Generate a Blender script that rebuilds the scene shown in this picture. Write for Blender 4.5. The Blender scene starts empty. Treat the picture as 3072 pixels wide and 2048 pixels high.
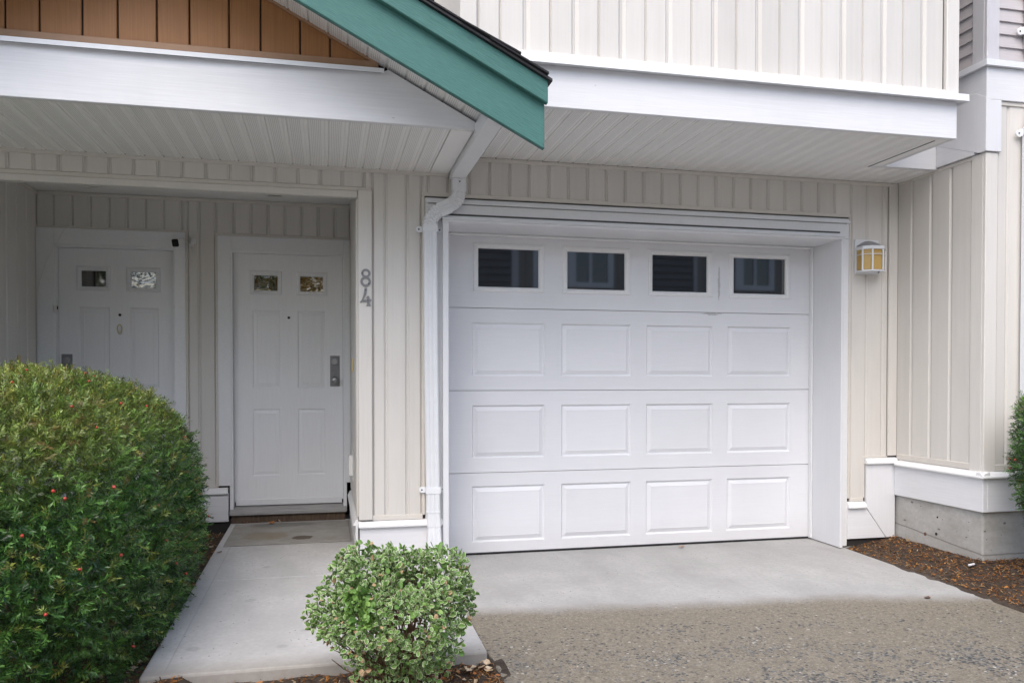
import bpy, math, random
import numpy as np

# ------------------------------------------------------------------ camera, sky, sun, exposure
SC = bpy.context.scene
COL = SC.collection
R = math.radians

cam_data = bpy.data.cameras.new('camera')
cam = bpy.data.objects.new('camera', cam_data)
COL.objects.link(cam)
cam.location = (0.0, 0.0, 1.285)
cam.rotation_euler = (R(90 - 0.91), 0.0, R(-12.95))
cam_data.sensor_fit = 'HORIZONTAL'
cam_data.sensor_width = 36.0
cam_data.lens = 2402.0 / 3072.0 * 36.0
cam_data.shift_y = (1174.1 - 1024.0) / 3072.0
cam_data.clip_end = 1000.0
SC.camera = cam

SUN_EL, SUN_AZ = 53.0, 207.0        # degrees; azimuth measured from +Y towards +X
world = bpy.data.worlds.new('World')
SC.world = world
world.use_nodes = True
wn = world.node_tree.nodes
wl = world.node_tree.links
sky = wn.new('ShaderNodeTexSky')
sky.sky_type = 'NISHITA'
sky.sun_disc = False
sky.sun_elevation = R(SUN_EL)
sky.sun_rotation = R(SUN_AZ)
sky.dust_density = 3.0
sky.air_density = 1.0
hs = wn.new('ShaderNodeHueSaturation')
hs.inputs['Saturation'].default_value = 0.95
bg = wn['Background']
bg.inputs['Strength'].default_value = 0.15
wl.new(sky.outputs[0], hs.inputs['Color'])
wl.new(hs.outputs[0], bg.inputs['Color'])

sun_data = bpy.data.lights.new('sun', 'SUN')
sun_data.energy = 0.8
sun_data.angle = R(60)
sun_data.color = (1.0, 0.98, 0.95)
sun = bpy.data.objects.new('sun', sun_data)
COL.objects.link(sun)
sun.rotation_euler = (R(90 - SUN_EL), 0.0, R(180 - SUN_AZ))
sun.location = (0, -5, 12)

SC.view_settings.view_transform = 'Standard'
SC.view_settings.look = 'None'
SC.view_settings.gamma = 1.0
SC.view_settings.use_curve_mapping = False
SC.view_settings.exposure = 1.0
SC.render.engine = 'CYCLES'
SC.cycles.use_denoising = True
SC.cycles.max_bounces = 10
SC.cycles.diffuse_bounces = 5
SC.cycles.transparent_max_bounces = 12

random.seed(7)
RNG = np.random.default_rng(7)

# ------------------------------------------------------------------ helpers
WL = {}          # world location of every object


class MB:
    """collects faces for one mesh"""
    def __init__(self):
        self.v, self.f, self.m = [], [], []

    def face(self, pts, m=0):
        i = len(self.v)
        self.v += [tuple(p) for p in pts]
        self.f.append(tuple(range(i, i + len(pts))))
        self.m.append(m)

    def box(self, x0, x1, y0, y1, z0, z1, m=0):
        i = len(self.v)
        self.v += [(x0, y0, z0), (x1, y0, z0), (x1, y1, z0), (x0, y1, z0),
                   (x0, y0, z1), (x1, y0, z1), (x1, y1, z1), (x0, y1, z1)]
        for q in ((3, 2, 1, 0), (4, 5, 6, 7), (0, 1, 5, 4), (1, 2, 6, 5), (2, 3, 7, 6), (3, 0, 4, 7)):
            self.f.append(tuple(i + k for k in q))
            self.m.append(m)
        return self

    def prism(self, pts, axis, a, b, m=0):
        """polygon extruded along an axis; pts are the two other coordinates in axis order"""
        def mk(p, t):
            if axis == 0: return (t, p[0], p[1])
            if axis == 1: return (p[0], t, p[1])
            return (p[0], p[1], t)
        n = len(pts)
        i = len(self.v)
        self.v += [mk(p, a) for p in pts] + [mk(p, b) for p in pts]
        area = sum(pts[k][0] * pts[(k + 1) % n][1] - pts[(k + 1) % n][0] * pts[k][1] for k in range(n))
        flip = (area > 0) != (axis == 1)      # orient outwards
        c0 = tuple(range(i, i + n)); c1 = tuple(range(i + n, i + 2 * n))
        self.f.append(c0[::-1] if flip else c0); self.m.append(m)
        self.f.append(c1 if flip else c1[::-1]); self.m.append(m)
        for k in range(n):
            q = (i + k, i + (k + 1) % n, i + n + (k + 1) % n, i + n + k)
            self.f.append(q if flip else q[::-1]); self.m.append(m)
        return self

    def tube(self, pts, rad, n=8, m=0, cap=True):
        pts = [np.array(p, float) for p in pts]
        rads = rad if isinstance(rad, (list, tuple)) else [rad] * len(pts)
        i0 = len(self.v)
        prev = None
        for k, p in enumerate(pts):
            t = pts[min(k + 1, len(pts) - 1)] - pts[max(k - 1, 0)]
            t = t / (np.linalg.norm(t) + 1e-12)
            if prev is None:
                a = np.cross(t, (0, 0, 1.0))
                if np.linalg.norm(a) < .1: a = np.cross(t, (1.0, 0, 0))
            else:
                a = prev - t * (prev @ t)
            a = a / (np.linalg.norm(a) + 1e-12); prev = a
            b = np.cross(t, a)
            for j in range(n):
                an = 2 * math.pi * j / n
                self.v.append(tuple(p + rads[k] * (a * math.cos(an) + b * math.sin(an))))
        for k in range(len(pts) - 1):
            for j in range(n):
                self.f.append((i0 + k * n + j, i0 + k * n + (j + 1) % n, i0 + (k + 1) * n + (j + 1) % n, i0 + (k + 1) * n + j))
                self.m.append(m)
        if cap:
            self.f.append(tuple(i0 + j for j in range(n))[::-1]); self.m.append(m)
            e = i0 + (len(pts) - 1) * n
            self.f.append(tuple(e + j for j in range(n))); self.m.append(m)
        return self

    def lathe(self, prof, cx, cy, n=20, m=0, axis=2, c3=0.0):
        """profile of (radius, height) turned about an axis through (cx, cy)"""
        i0 = len(self.v)
        for (r_, h) in prof:
            for j in range(n):
                a = 2 * math.pi * j / n
                if axis == 2: self.v.append((cx + r_ * math.cos(a), cy + r_ * math.sin(a), h))
                else: self.v.append((cx + r_ * math.cos(a), c3 + h, cy + r_ * math.sin(a)))
        for k in range(len(prof) - 1):
            for j in range(n):
                q = (i0 + k * n + j, i0 + k * n + (j + 1) % n, i0 + (k + 1) * n + (j + 1) % n, i0 + (k + 1) * n + j)
                self.f.append(q); self.m.append(m)
        self.f.append(tuple(i0 + j for j in range(n))[::-1]); self.m.append(m)
        e = i0 + (len(prof) - 1) * n
        self.f.append(tuple(e + j for j in range(n))); self.m.append(m)
        return self

    def holed(self, x0, x1, z0, z1, holes, y0, y1, m=0):
        """slab with rectangular holes (x0,x1,z0,z1); front face at y0"""
        xs = sorted({x0, x1} | {h[0] for h in holes} | {h[1] for h in holes})
        zs = sorted({z0, z1} | {h[2] for h in holes} | {h[3] for h in holes})
        for a in range(len(xs) - 1):
            for b in range(len(zs) - 1):
                cx, cz = (xs[a] + xs[a + 1]) / 2, (zs[b] + zs[b + 1]) / 2
                if any(h[0] < cx < h[1] and h[2] < cz < h[3] for h in holes): continue
                self.face([(xs[a], y0, zs[b]), (xs[a + 1], y0, zs[b]), (xs[a + 1], y0, zs[b + 1]), (xs[a], y0, zs[b + 1])], m)
        for h in holes:
            hx0, hx1, hz0, hz1 = h[:4]
            self.face([(hx0, y0, hz0), (hx0, y1, hz0), (hx1, y1, hz0), (hx1, y0, hz0)], m)
            self.face([(hx0, y0, hz1), (hx1, y0, hz1), (hx1, y1, hz1), (hx0, y1, hz1)], m)
            self.face([(hx0, y0, hz0), (hx0, y0, hz1), (hx0, y1, hz1), (hx0, y1, hz0)], m)
            self.face([(hx1, y0, hz0), (hx1, y1, hz0), (hx1, y1, hz1), (hx1, y0, hz1)], m)
        self.face([(x0, y0, z0), (x0, y0, z1), (x0, y1, z1), (x0, y1, z0)], m)
        self.face([(x1, y0, z0), (x1, y1, z0), (x1, y1, z1), (x1, y0, z1)], m)
        self.face([(x0, y0, z1), (x1, y0, z1), (x1, y1, z1), (x0, y1, z1)], m)
        self.face([(x0, y0, z0), (x0, y1, z0), (x1, y1, z0), (x1, y0, z0)], m)
        self.face([(x0, y1, z0), (x0, y1, z1), (x1, y1, z1), (x1, y1, z0)], m)
        return self

    def rings(self, rects, m=0):
        """nested rectangles (x0,x1,z0,z1,y), outer first, joined by faces, last one filled"""
        def c(r_): return [(r_[0], r_[4], r_[2]), (r_[1], r_[4], r_[2]), (r_[1], r_[4], r_[3]), (r_[0], r_[4], r_[3])]
        for k in range(len(rects) - 1):
            A, B = c(rects[k]), c(rects[k + 1])
            for j in range(4):
                self.face([A[j], A[(j + 1) % 4], B[(j + 1) % 4], B[j]], m)
        self.face(c(rects[-1]), m)
        return self

    def build(self, name, mats, parent=None, bevel=0.0, smooth=False, loc=None, bseg=1):
        V = np.array(self.v, float)
        lo, hi = V.min(0), V.max(0)
        if loc is None:
            loc = np.array([(lo[0] + hi[0]) / 2, (lo[1] + hi[1]) / 2, lo[2]])
        loc = np.array(loc, float)
        me = bpy.data.meshes.new(name)
        me.from_pydata([tuple(p) for p in (V - loc)], [], self.f)
        if not isinstance(mats, (list, tuple)): mats = [mats]
        for mm in mats: me.materials.append(mm)
        if len(mats) > 1:
            me.polygons.foreach_set('material_index', self.m)
        if smooth:
            me.polygons.foreach_set('use_smooth', [True] * len(me.polygons))
        me.update()
        return link(name, me, loc, parent, bevel, bseg)


def link(name, me, loc, parent=None, bevel=0.0, bseg=1, rz=0.0):
    o = bpy.data.objects.new(name, me)
    COL.objects.link(o)
    loc = np.array(loc, float)
    WL[o.name] = loc
    if parent is not None:
        o.parent = parent
        o.location = tuple(loc - WL[parent.name])
    else:
        o.location = tuple(loc)
    if rz: o.rotation_euler.z = rz
    if bevel:
        b = o.modifiers.new('bevel', 'BEVEL'); b.width = bevel; b.segments = bseg; b.limit_method = 'ANGLE'
    return o


def empty(name, loc, label=None, cat=None, group=None):
    o = bpy.data.objects.new(name, None)
    COL.objects.link(o)
    o.empty_display_size = .2
    o.location = loc
    WL[o.name] = np.array(loc, float)
    if label: tag(o, label, cat, group)
    return o


def tag(o, label=None, cat=None, group=None, kind=None):
    if label: o['label'] = label
    if cat: o['category'] = cat
    if group: o['group'] = group
    if kind: o['kind'] = kind
    return o


# ------------------------------------------------------------------ materials
class NT:
    def __init__(self, name):
        self.mat = bpy.data.materials.new(name)
        self.mat.use_nodes = True
        self.n = self.mat.node_tree.nodes
        self.l = self.mat.node_tree.links
        self.p = self.n['Principled BSDF']
        self.out = self.n['Material Output']

    def new(self, t, **kw):
        nd = self.n.new(t)
        for k, v in kw.items(): setattr(nd, k, v)
        return nd

    def pos(self, scale=(1, 1, 1), off=(0, 0, 0)):
        g = self.new('ShaderNodeNewGeometry')
        mp = self.new('ShaderNodeMapping')
        mp.inputs['Scale'].default_value = scale
        mp.inputs['Location'].default_value = off
        self.l.new(g.outputs['Position'], mp.inputs['Vector'])
        return mp.outputs[0]

    def noise(self, vec, scale, detail=4, rough=.55, dist=0):
        t = self.new('ShaderNodeTexNoise')
        t.inputs['Scale'].default_value = scale
        t.inputs['Detail'].default_value = detail
        t.inputs['Roughness'].default_value = rough
        t.inputs['Distortion'].default_value = dist
        self.l.new(vec, t.inputs['Vector'])
        return t.outputs['Fac']

    def ramp(self, fac, stops):
        r_ = self.new('ShaderNodeValToRGB')
        e = r_.color_ramp.elements
        while len(e) < len(stops): e.new(.5)
        for k, (p, c) in enumerate(stops):
            e[k].position = p
            e[k].color = (c, c, c, 1) if not isinstance(c, (tuple, list)) else (*c, 1)
        self.l.new(fac, r_.inputs[0])
        return r_.outputs[0]

    def mix(self, fac, a, b, mode='MIX'):
        mx = self.new('ShaderNodeMix', data_type='RGBA', blend_type=mode)
        for s, v in ((0, fac), (6, a), (7, b)):
            if isinstance(v, (int, float)): mx.inputs[s].default_value = v
            elif isinstance(v, (tuple, list)): mx.inputs[s].default_value = (*v, 1)
            else: self.l.new(v, mx.inputs[s])
        return mx.outputs[2]

    def math(self, op, a, b=None, clamp=False):
        m_ = self.new('ShaderNodeMath', operation=op, use_clamp=clamp)
        for s, v in ((0, a), (1, b)):
            if v is None: continue
            if isinstance(v, (int, float)): m_.inputs[s].default_value = v
            else: self.l.new(v, m_.inputs[s])
        return m_.outputs[0]

    def rand(self):
        o = self.new('ShaderNodeObjectInfo')
        return o.outputs['Random']

    def bump(self, h, strength=.3, dist=.002):
        b = self.new('ShaderNodeBump')
        b.inputs['Strength'].default_value = strength
        b.inputs['Distance'].default_value = dist
        self.l.new(h, b.inputs['Height'])
        self.l.new(b.outputs[0], self.p.inputs['Normal'])

    def col(self, c):
        if isinstance(c, (tuple, list)): self.p.inputs['Base Color'].default_value = (*c, 1)
        else: self.l.new(c, self.p.inputs['Base Color'])

    def rough(self, r_):
        if isinstance(r_, (int, float)): self.p.inputs['Roughness'].default_value = r_
        else: self.l.new(r_, self.p.inputs['Roughness'])


def paint(name, col, rough=.5, grain=(60, 60, 3), amp=.10, bump=.25, dirt=.10, per=.03, dirtcol=None, streak=0.0, knots=0.0, extra=None):
    """painted or embossed board: stretched grain, faint dirt, slight difference from board to board"""
    t = NT(name)
    g1 = t.noise(t.pos(grain), 1.0, 3, .6)
    g2 = t.noise(t.pos((1.3, 1.3, .7)), 2.2, 5, .6)
    dk = tuple(c * (1 - amp) for c in col)
    lt = tuple(min(1, c * (1 + amp * .4)) for c in col)
    c = t.mix(t.ramp(g1, [(.3, 0.0), (.7, 1.0)]), dk, lt)
    dc = dirtcol or tuple(c_ * .72 for c_ in col)
    c = t.mix(t.math('MULTIPLY', t.ramp(g2, [(.45, 0.0), (.8, 1.0)]), dirt * 2.2), c, dc)
    if streak:
        sk_ = t.noise(t.pos((22, 22, .55)), 1.0, 4, .6)
        c = t.mix(t.math('MULTIPLY', t.ramp(sk_, [(.48, 0.0), (.78, 1.0)]), streak), c, tuple(v_ * .62 for v_ in col))
    if knots:
        kv = t.new('ShaderNodeTexVoronoi'); kv.inputs['Scale'].default_value = 3.4
        t.l.new(t.pos((1, 1, 1.9)), kv.inputs['Vector'])
        c = t.mix(t.math('MULTIPLY', t.math('LESS_THAN', kv.outputs['Distance'], .030), knots), c, tuple(v_ * .45 for v_ in col))
    if extra: c = extra(t, c)
    rv = t.math('MULTIPLY_ADD', t.rand(), per * 2)
    t.n[-1].inputs[2].default_value = 1 - per
    v = t.new('ShaderNodeHueSaturation')
    t.l.new(c, v.inputs['Color']); t.l.new(rv, v.inputs['Value'])
    t.col(v.outputs[0])
    t.rough(rough)
    t.bump(g1, bump, .0015)
    return t.mat


CREAM = (.645, .62, .582)
WHITE = (.725, .73, .75)
M = {}
M['cream_v'] = paint('cream_vinyl_vertical', CREAM, .5, (160, 160, 4), .03, .12, .12, .035, streak=.13)
M['cream_trim'] = paint('cream_trim', (.64, .605, .555), .5, (30, 30, 30), .04, .1, .12)
M['cream_post'] = paint('cream_post', (.665, .64, .60), .5, (160, 160, 4), .05, .15, .10)
M['white_h'] = paint('white_wood_horizontal', WHITE, .55, (4, 4, 110), .05, .5, .10, knots=.5)
M['white_v'] = paint('white_wood_vertical', WHITE, .55, (150, 150, 5), .03, .3, .10)
M['white_plain'] = paint('white_paint', (.77, .775, .785), .45, (40, 40, 40), .03, .06, .07)
def garage_dirt(t, c):
    g = t.new('ShaderNodeNewGeometry'); s_ = t.new('ShaderNodeSeparateXYZ'); t.l.new(g.outputs['Position'], s_.inputs[0])
    nz = t.noise(t.pos((1, 1, 1)), 55, 4, .75)
    def band(v, c0, w_):
        return t.math('SUBTRACT', 1.0, t.math('DIVIDE', t.math('ABSOLUTE', t.math('SUBTRACT', v, c0)), w_), True)
    sm = t.math('MULTIPLY', band(s_.outputs[0], 2.976, .022), band(s_.outputs[2], 2.03, .30))
    c = t.mix(t.math('MULTIPLY', t.math('GREATER_THAN', t.math('MULTIPLY', sm, nz), .26), .5), c, (.25, .25, .26))
    s2 = t.math('MULTIPLY', band(s_.outputs[2], 1.79, .03), band(s_.outputs[0], 2.916, .22))
    c = t.mix(t.math('MULTIPLY', t.math('GREATER_THAN', t.math('MULTIPLY', s2, nz), .30), .5), c, (.22, .22, .23))
    low = t.math('MULTIPLY', t.math('SUBTRACT', 1.0, t.math('DIVIDE', s_.outputs[2], .22), True), t.noise(t.pos((6, 6, 6)), 1.0, 5, .7))
    return t.mix(t.math('MULTIPLY', low, .55), c, (.52, .50, .47))


M['garage'] = paint('garage_door_paint', (.755, .76, .785), .42, (5, 5, 120), .02, .2, .06, extra=garage_dirt)
M['door'] = paint('entry_door_paint', (.80, .80, .81), .42, (90, 90, 6), .03, .08, .05)
M['metal_white'] = paint('white_metal', (.76, .775, .80), .38, (15, 15, 15), .03, .03, .08)
M['brown'] = paint('brown_siding', (.34, .155, .055), .55, (150, 150, 3), .16, .3, .12)
M['brown_trim'] = paint('brown_trim', (.36, .215, .125), .5, (20, 20, 20), .08, .1, .10)
M['taupe'] = paint('taupe_lap', (.50, .47, .475), .55, (6, 6, 90), .06, .2, .08)
M['taupe_trim'] = paint('taupe_trim', (.56, .55, .57), .5, (40, 40, 8), .04, .1, .08)
M['far_lap'] = paint('far_lap_siding', (.20, .185, .175), .6, (6, 6, 40), .1, .1, .1)
M['far_board'] = paint('far_board_siding', (.30, .27, .235), .6, (40, 40, 6), .1, .1, .1)
M['dark_gap'] = paint('dark_gap', (.03, .027, .025), .9, (10, 10, 10), .1, .1, .1)
M['shingle'] = paint('asphalt_shingle', (.022, .021, .025), .9, (220, 220, 220), .5, .9, .2)
M['dark_metal'] = paint('dark_metal', (.03, .028, .03), .5, (20, 20, 20), .1, .1, .1)
M['grey_metal'] = paint('grey_metal', (.23, .23, .24), .42, (40, 40, 40), .12, .1, .2)
M['steel'] = paint('satin_steel', (.33, .33, .34), .3, (40, 40, 40), .1, .05, .1)
M['steel'].node_tree.nodes['Principled BSDF'].inputs['Metallic'].default_value = .7
M['black'] = paint('black_plastic', (.006, .006, .007), .18, (40, 40, 40), .1, .02, .1)
M['rubber'] = paint('black_rubber', (.014, .014, .017), .55, (40, 40, 40), .2, .2, .3)
M['plastic'] = paint('white_plastic', (.74, .73, .71), .4, (40, 40, 40), .02, .03, .08)
M['yellow_plastic'] = paint('aged_plastic', (.62, .50, .26), .4, (40, 40, 40), .03, .03, .08)
M['sill'] = paint('threshold_metal', (.34, .33, .325), .5, (8, 90, 90), .2, .2, .2)
M['caulk_shade'] = paint('caulk_and_shade', (.11, .108, .105), .8, (9, 40, 40), .5, .2, .3)  # caulked joints and painted shade at the garage head
M['trunk'] = paint('bark', (.11, .075, .05), .9, (50, 50, 10), .4, .8, .2)
M['twig'] = paint('twig', (.16, .085, .05), .85, (80, 80, 80), .3, .5, .2)


def teal_mat():
    t = NT('teal_stained_wood')
    ang = math.atan(.52)
    g = t.new('ShaderNodeNewGeometry')
    mp = t.new('ShaderNodeMapping')
    mp.vector_type = 'POINT'
    mp.inputs['Rotation'].default_value = (0, -ang, 0)
    t.l.new(g.outputs['Position'], mp.inputs['Vector'])
    m2 = t.new('ShaderNodeMapping')
    m2.inputs['Scale'].default_value = (14, 60, 240)
    t.l.new(mp.outputs[0], m2.inputs['Vector'])
    n1 = t.noise(m2.outputs[0], 1.0, 4, .65)
    n2 = t.noise(t.pos(), 6, 4)
    c = t.mix(t.ramp(n1, [(.28, 0.0), (.72, 1.0)]), (.030, .112, .098), (.068, .190, .168))
    c = t.mix(t.math('MULTIPLY', n2, .35), c, (.065, .22, .20))
    kv = t.new('ShaderNodeTexVoronoi'); kv.inputs['Scale'].default_value = 2.6
    t.l.new(t.pos((1, 1, 1.6)), kv.inputs['Vector'])
    c = t.mix(t.math('MULTIPLY', t.ramp(kv.outputs['Distance'], [(.0, 1.0), (.05, .9), (.08, 0.0)]), .45), c, (.03, .11, .10))
    c = t.mix(t.math('MULTIPLY', t.ramp(t.noise(t.pos((3, 3, 3)), 1.0, 5, .65), [(.5, 0.0), (.8, 1.0)]), .35), c, (.05, .15, .13))
    t.col(c); t.rough(.62)
    t.bump(n1, .7, .003)
    return t.mat


M['teal'] = teal_mat()


def soffit_mat(name, perf=True, ax='X', pitch=.111, phase=0.0):
    """vinyl soffit; rows of small holes over the middle of each panel"""
    t = NT(name)
    base = (.86, .86, .85)
    n = t.noise(t.pos(), 3, 4)
    c = t.mix(t.math('MULTIPLY', n, .25), base, (.74, .74, .72))
    if perf:
        g = t.new('ShaderNodeNewGeometry')
        s = t.new('ShaderNodeSeparateXYZ')
        t.l.new(g.outputs['Position'], s.inputs[0])
        u = t.math('FRACT', t.math('DIVIDE', t.math('SUBTRACT', s.outputs[0], phase), pitch))
        band = t.math('MULTIPLY', t.math('GREATER_THAN', u, .16), t.math('LESS_THAN', u, .70))
        hx = t.math('ABSOLUTE', t.math('SUBTRACT', t.math('FRACT', t.math('DIVIDE', s.outputs[0], .0100)), .5))
        hy = t.math('ABSOLUTE', t.math('SUBTRACT', t.math('FRACT', t.math('DIVIDE', s.outputs[1], .0110)), .5))
        d = t.math('SQRT', t.math('ADD', t.math('MULTIPLY', hx, hx), t.math('MULTIPLY', hy, hy)))
        hole = t.math('MULTIPLY', t.math('LESS_THAN', d, .21), band)
        c = t.mix(hole, c, (.30, .30, .30))
    t.col(c); t.rough(.5)
    return t.mat


M['soffit_entry'] = soffit_mat('perforated_soffit_entry', True, pitch=.1110, phase=.002)
M['soffit_garage'] = soffit_mat('perforated_soffit_garage', True, pitch=.1103, phase=1.122)
M['soffit_rake'] = soffit_mat('perforated_soffit_rake', True, pitch=.1030, phase=.108)
M['soffit_plain'] = soffit_mat('plain_soffit', False)


def glass_mat(name, tint=(.008, .009, .011), wav=0.0, refl_tint=None):
    t = NT(name)
    t.col(tint); t.rough(.03)
    t.p.inputs['IOR'].default_value = 2.3
    if wav:
        n = t.noise(t.pos((1, 1, 1.6)), 9, 1, .4, 1.0)
        t.bump(n, wav, .02)
        if refl_tint: t.col(t.mix(t.ramp(t.noise(t.pos((1, 1, 2.2)), 14, 3, .5, 2.5), [(.42, 0.0), (.62, 1.0)]), tint, refl_tint))  # second tint paints warped reflections into the door panes
    return t.mat


M['glass'] = glass_mat('garage_glass')
M['glass_wavy'] = glass_mat('wavy_glass', (.012, .014, .010), .12, (.05, .065, .035))
M['glass_amber'] = glass_mat('amber_glass', (.09, .055, .015), .12, (.24, .16, .06))
M['glass_dark'] = glass_mat('dark_glass', (.018, .016, .014))
M['glass_sky_streak'] = glass_mat('sky_streak_glass', (.010, .012, .022), .12, (.30, .33, .42))  # streaks of reflected sky mixed into the pane colour


def lampglass():
    t = NT('amber_lamp_glass')
    n = t.noise(t.pos(), 18, 3)
    t.col(t.mix(n, (.50, .31, .085), (.56, .39, .14)))
    t.rough(.35)
    return t.mat


M['lamp_glass'] = lampglass()


def concrete(name, base, driveway=False, walk=False, found=False):
    t = NT(name)
    n1 = t.noise(t.pos(), 2.0, 6, .6)
    n2 = t.noise(t.pos(), 45, 4, .6)
    n3 = t.noise(t.pos((14, 90, 30)), 1.0, 3, .6)
    c = t.mix(t.ramp(n1, [(.3, 0.0), (.75, 1.0)]), tuple(b * .82 for b in base), tuple(b * 1.10 for b in base))
    c = t.mix(t.math('MULTIPLY', t.ramp(n2, [(.35, 0.0), (.65, 1.0)]), .34), c, tuple(b * .6 for b in base))
    c = t.mix(t.math('MULTIPLY', n3, .14), c, tuple(b * .7 for b in base))
    # dark pits and specks
    vo = t.new('ShaderNodeTexVoronoi'); vo.inputs['Scale'].default_value = 26
    t.l.new(t.pos(), vo.inputs['Vector'])
    sp = t.math('LESS_THAN', vo.outputs['Distance'], .115)
    pk = t.math('GREATER_THAN', t.noise(t.pos(), 4.0, 3), .52)
    c = t.mix(t.math('MULTIPLY', t.math('MULTIPLY', sp, pk), .75), c, (.07, .065, .06))
    hgt = n2
    st1 = t.noise(t.pos((1.2, .5, 1)), 2.6, 6, .65)
    c = t.mix(t.math('MULTIPLY', t.ramp(st1, [(.42, 0.0), (.68, 1.0)]), .55), c, tuple(b * .66 for b in base))
    if walk or found:
        g = t.new('ShaderNodeNewGeometry')
        s = t.new('ShaderNodeSeparateXYZ'); t.l.new(g.outputs['Position'], s.inputs[0])
        wob = t.math('MULTIPLY', t.math('SUBTRACT', t.noise(t.pos((1, 1, 1)), 7, 5, .7), .5), .14)
    if walk:
        # dirt along the front edge and a tooled line near the left edge
        yy = t.math('ADD', s.outputs[1], wob)
        c = t.mix(t.math('MULTIPLY', t.ramp(t.math('SUBTRACT', yy, 3.55), [(.03, 1.0), (.22, 0.0)]), .6), c, (.20, .17, .13))
        ln = t.math('LESS_THAN', t.math('ABSOLUTE', t.math('ADD', s.outputs[0], .685)), .0035)
        c = t.mix(t.math('MULTIPLY', ln, .4), c, tuple(b * .5 for b in base))
        v4 = t.new('ShaderNodeTexVoronoi'); v4.inputs['Scale'].default_value = 3.2; t.l.new(t.pos((1, 1, 0)), v4.inputs['Vector'])
        c = t.mix(t.math('MULTIPLY', t.ramp(v4.outputs['Distance'], [(.0, .5), (.06, 1.0), (.12, 0.0)]), .33), c, (.20, .20, .20))
    if found:
        # pour line, voids and weathering
        ln = t.math('ADD', t.math('MULTIPLY', t.math('SUBTRACT', s.outputs[1], 5.37), .085), .165)
        dz = t.math('ABSOLUTE', t.math('SUBTRACT', t.math('ADD', s.outputs[2], t.math('MULTIPLY', wob, .12)), ln))
        c = t.mix(t.ramp(dz, [(.002, .75), (.0055, 0.0)]), c, (.09, .08, .07))
        v4 = t.new('ShaderNodeTexVoronoi'); v4.inputs['Scale'].default_value = 13; t.l.new(t.pos((1, .7, 1.5)), v4.inputs['Vector'])
        hc = t.new('ShaderNodeSeparateColor'); t.l.new(v4.outputs['Color'], hc.inputs[0])
        pit = t.math('MULTIPLY', t.math('LESS_THAN', v4.outputs['Distance'], .16), t.math('LESS_THAN', hc.outputs[0], .30))
        c = t.mix(t.math('MULTIPLY', pit, .8), c, (.10, .09, .08))
        c = t.mix(t.math('MULTIPLY', t.ramp(t.noise(t.pos((2, 2, 5)), 2.0, 6, .7), [(.42, 0.0), (.7, 1.0)]), .5), c, (.27, .25, .21))
    if driveway:
        g = t.new('ShaderNodeNewGeometry')
        s = t.new('ShaderNodeSeparateXYZ'); t.l.new(g.outputs['Position'], s.inputs[0])
        wob = t.math('MULTIPLY', t.math('SUBTRACT', t.noise(t.pos((1, 1, 1)), 1.8, 7, .68), .5), .30)
        xs = t.math('MULTIPLY', t.math('SUBTRACT', s.outputs[0], 1.14), .07)
        far = t.math('MULTIPLY', t.math('MAXIMUM', t.math('SUBTRACT', s.outputs[0], 3.0), 0.0), .20)
        yy = t.math('ADD', t.math('ADD', s.outputs[1], wob), t.math('ADD', xs, far))
        # map y in [4.28, 4.52] to 0..1
        mr = t.new('ShaderNodeMapRange'); mr.interpolation_type = 'SMOOTHSTEP'
        mr.inputs['From Min'].default_value = 4.20; mr.inputs['From Max'].default_value = 4.47
        mr.inputs['To Min'].default_value = 1.0; mr.inputs['To Max'].default_value = 0.0
        t.l.new(yy, mr.inputs['Value'])
        wet = mr.outputs[0]
        wetc = t.mix(t.ramp(n2, [(.3, 0.0), (.7, 1.0)]), (.155, .133, .100), (.255, .225, .175))
        # exposed stones, more of them further out from the garage
        v2 = t.new('ShaderNodeTexVoronoi'); v2.inputs['Scale'].default_value = 76
        v2.inputs['Randomness'].default_value = 1.0
        t.l.new(t.pos((1, 1, 1)), v2.inputs['Vector'])
        hv = t.new('ShaderNodeSeparateColor'); t.l.new(v2.outputs['Color'], hv.inputs[0])
        mr2 = t.new('ShaderNodeMapRange')
        mr2.inputs['From Min'].default_value = 3.0; mr2.inputs['From Max'].default_value = 4.1
        mr2.inputs['To Min'].default_value = .62; mr2.inputs['To Max'].default_value = .06
        t.l.new(yy, mr2.inputs['Value'])
        patch = t.math('MULTIPLY', t.ramp(t.noise(t.pos((1, 1, 1), (3, 1, 0)), 3.4, 4, .65), [(.42, .16), (.66, 1.6)]), mr2.outputs[0])
        isst = t.math('LESS_THAN', hv.outputs[0], patch)
        core = t.math('LESS_THAN', v2.outputs['Distance'], t.math('MULTIPLY_ADD', hv.outputs[1], .30))
        t.n[-1].inputs[2].default_value = .18
        stone = t.ramp(hv.outputs[2], [(.0, (.032, .035, .038)), (.45, (.075, .08, .082)), (.7, (.17, .17, .16)), (.9, (.22, .20, .17)), (1.0, (.48, .46, .42))])
        wetc = t.mix(t.math('MULTIPLY', isst, core), wetc, stone)
        v3 = t.new('ShaderNodeTexVoronoi'); v3.inputs['Scale'].default_value = 150
        t.l.new(t.pos((1, 1, 1)), v3.inputs['Vector'])
        h3 = t.new('ShaderNodeSeparateColor'); t.l.new(v3.outputs['Color'], h3.inputs[0])
        gr = t.ramp(h3.outputs[0], [(.0, .55), (.2, .8), (.6, 1.0), (.9, 1.15), (1.0, 1.6)])
        wetc = t.mix(.75, wetc, gr, 'MULTIPLY')
        c = t.mix(wet, c, wetc)
        t.rough(t.math('MULTIPLY_ADD', wet, -.22)); t.n[-1].inputs[2].default_value = .85
        hgt = t.math('ADD', n2, t.math('MULTIPLY', t.math('MULTIPLY', isst, core), .8))
    else:
        t.rough(.85)
    t.col(c)
    t.bump(hgt, .35, .003)
    return t.mat


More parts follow.
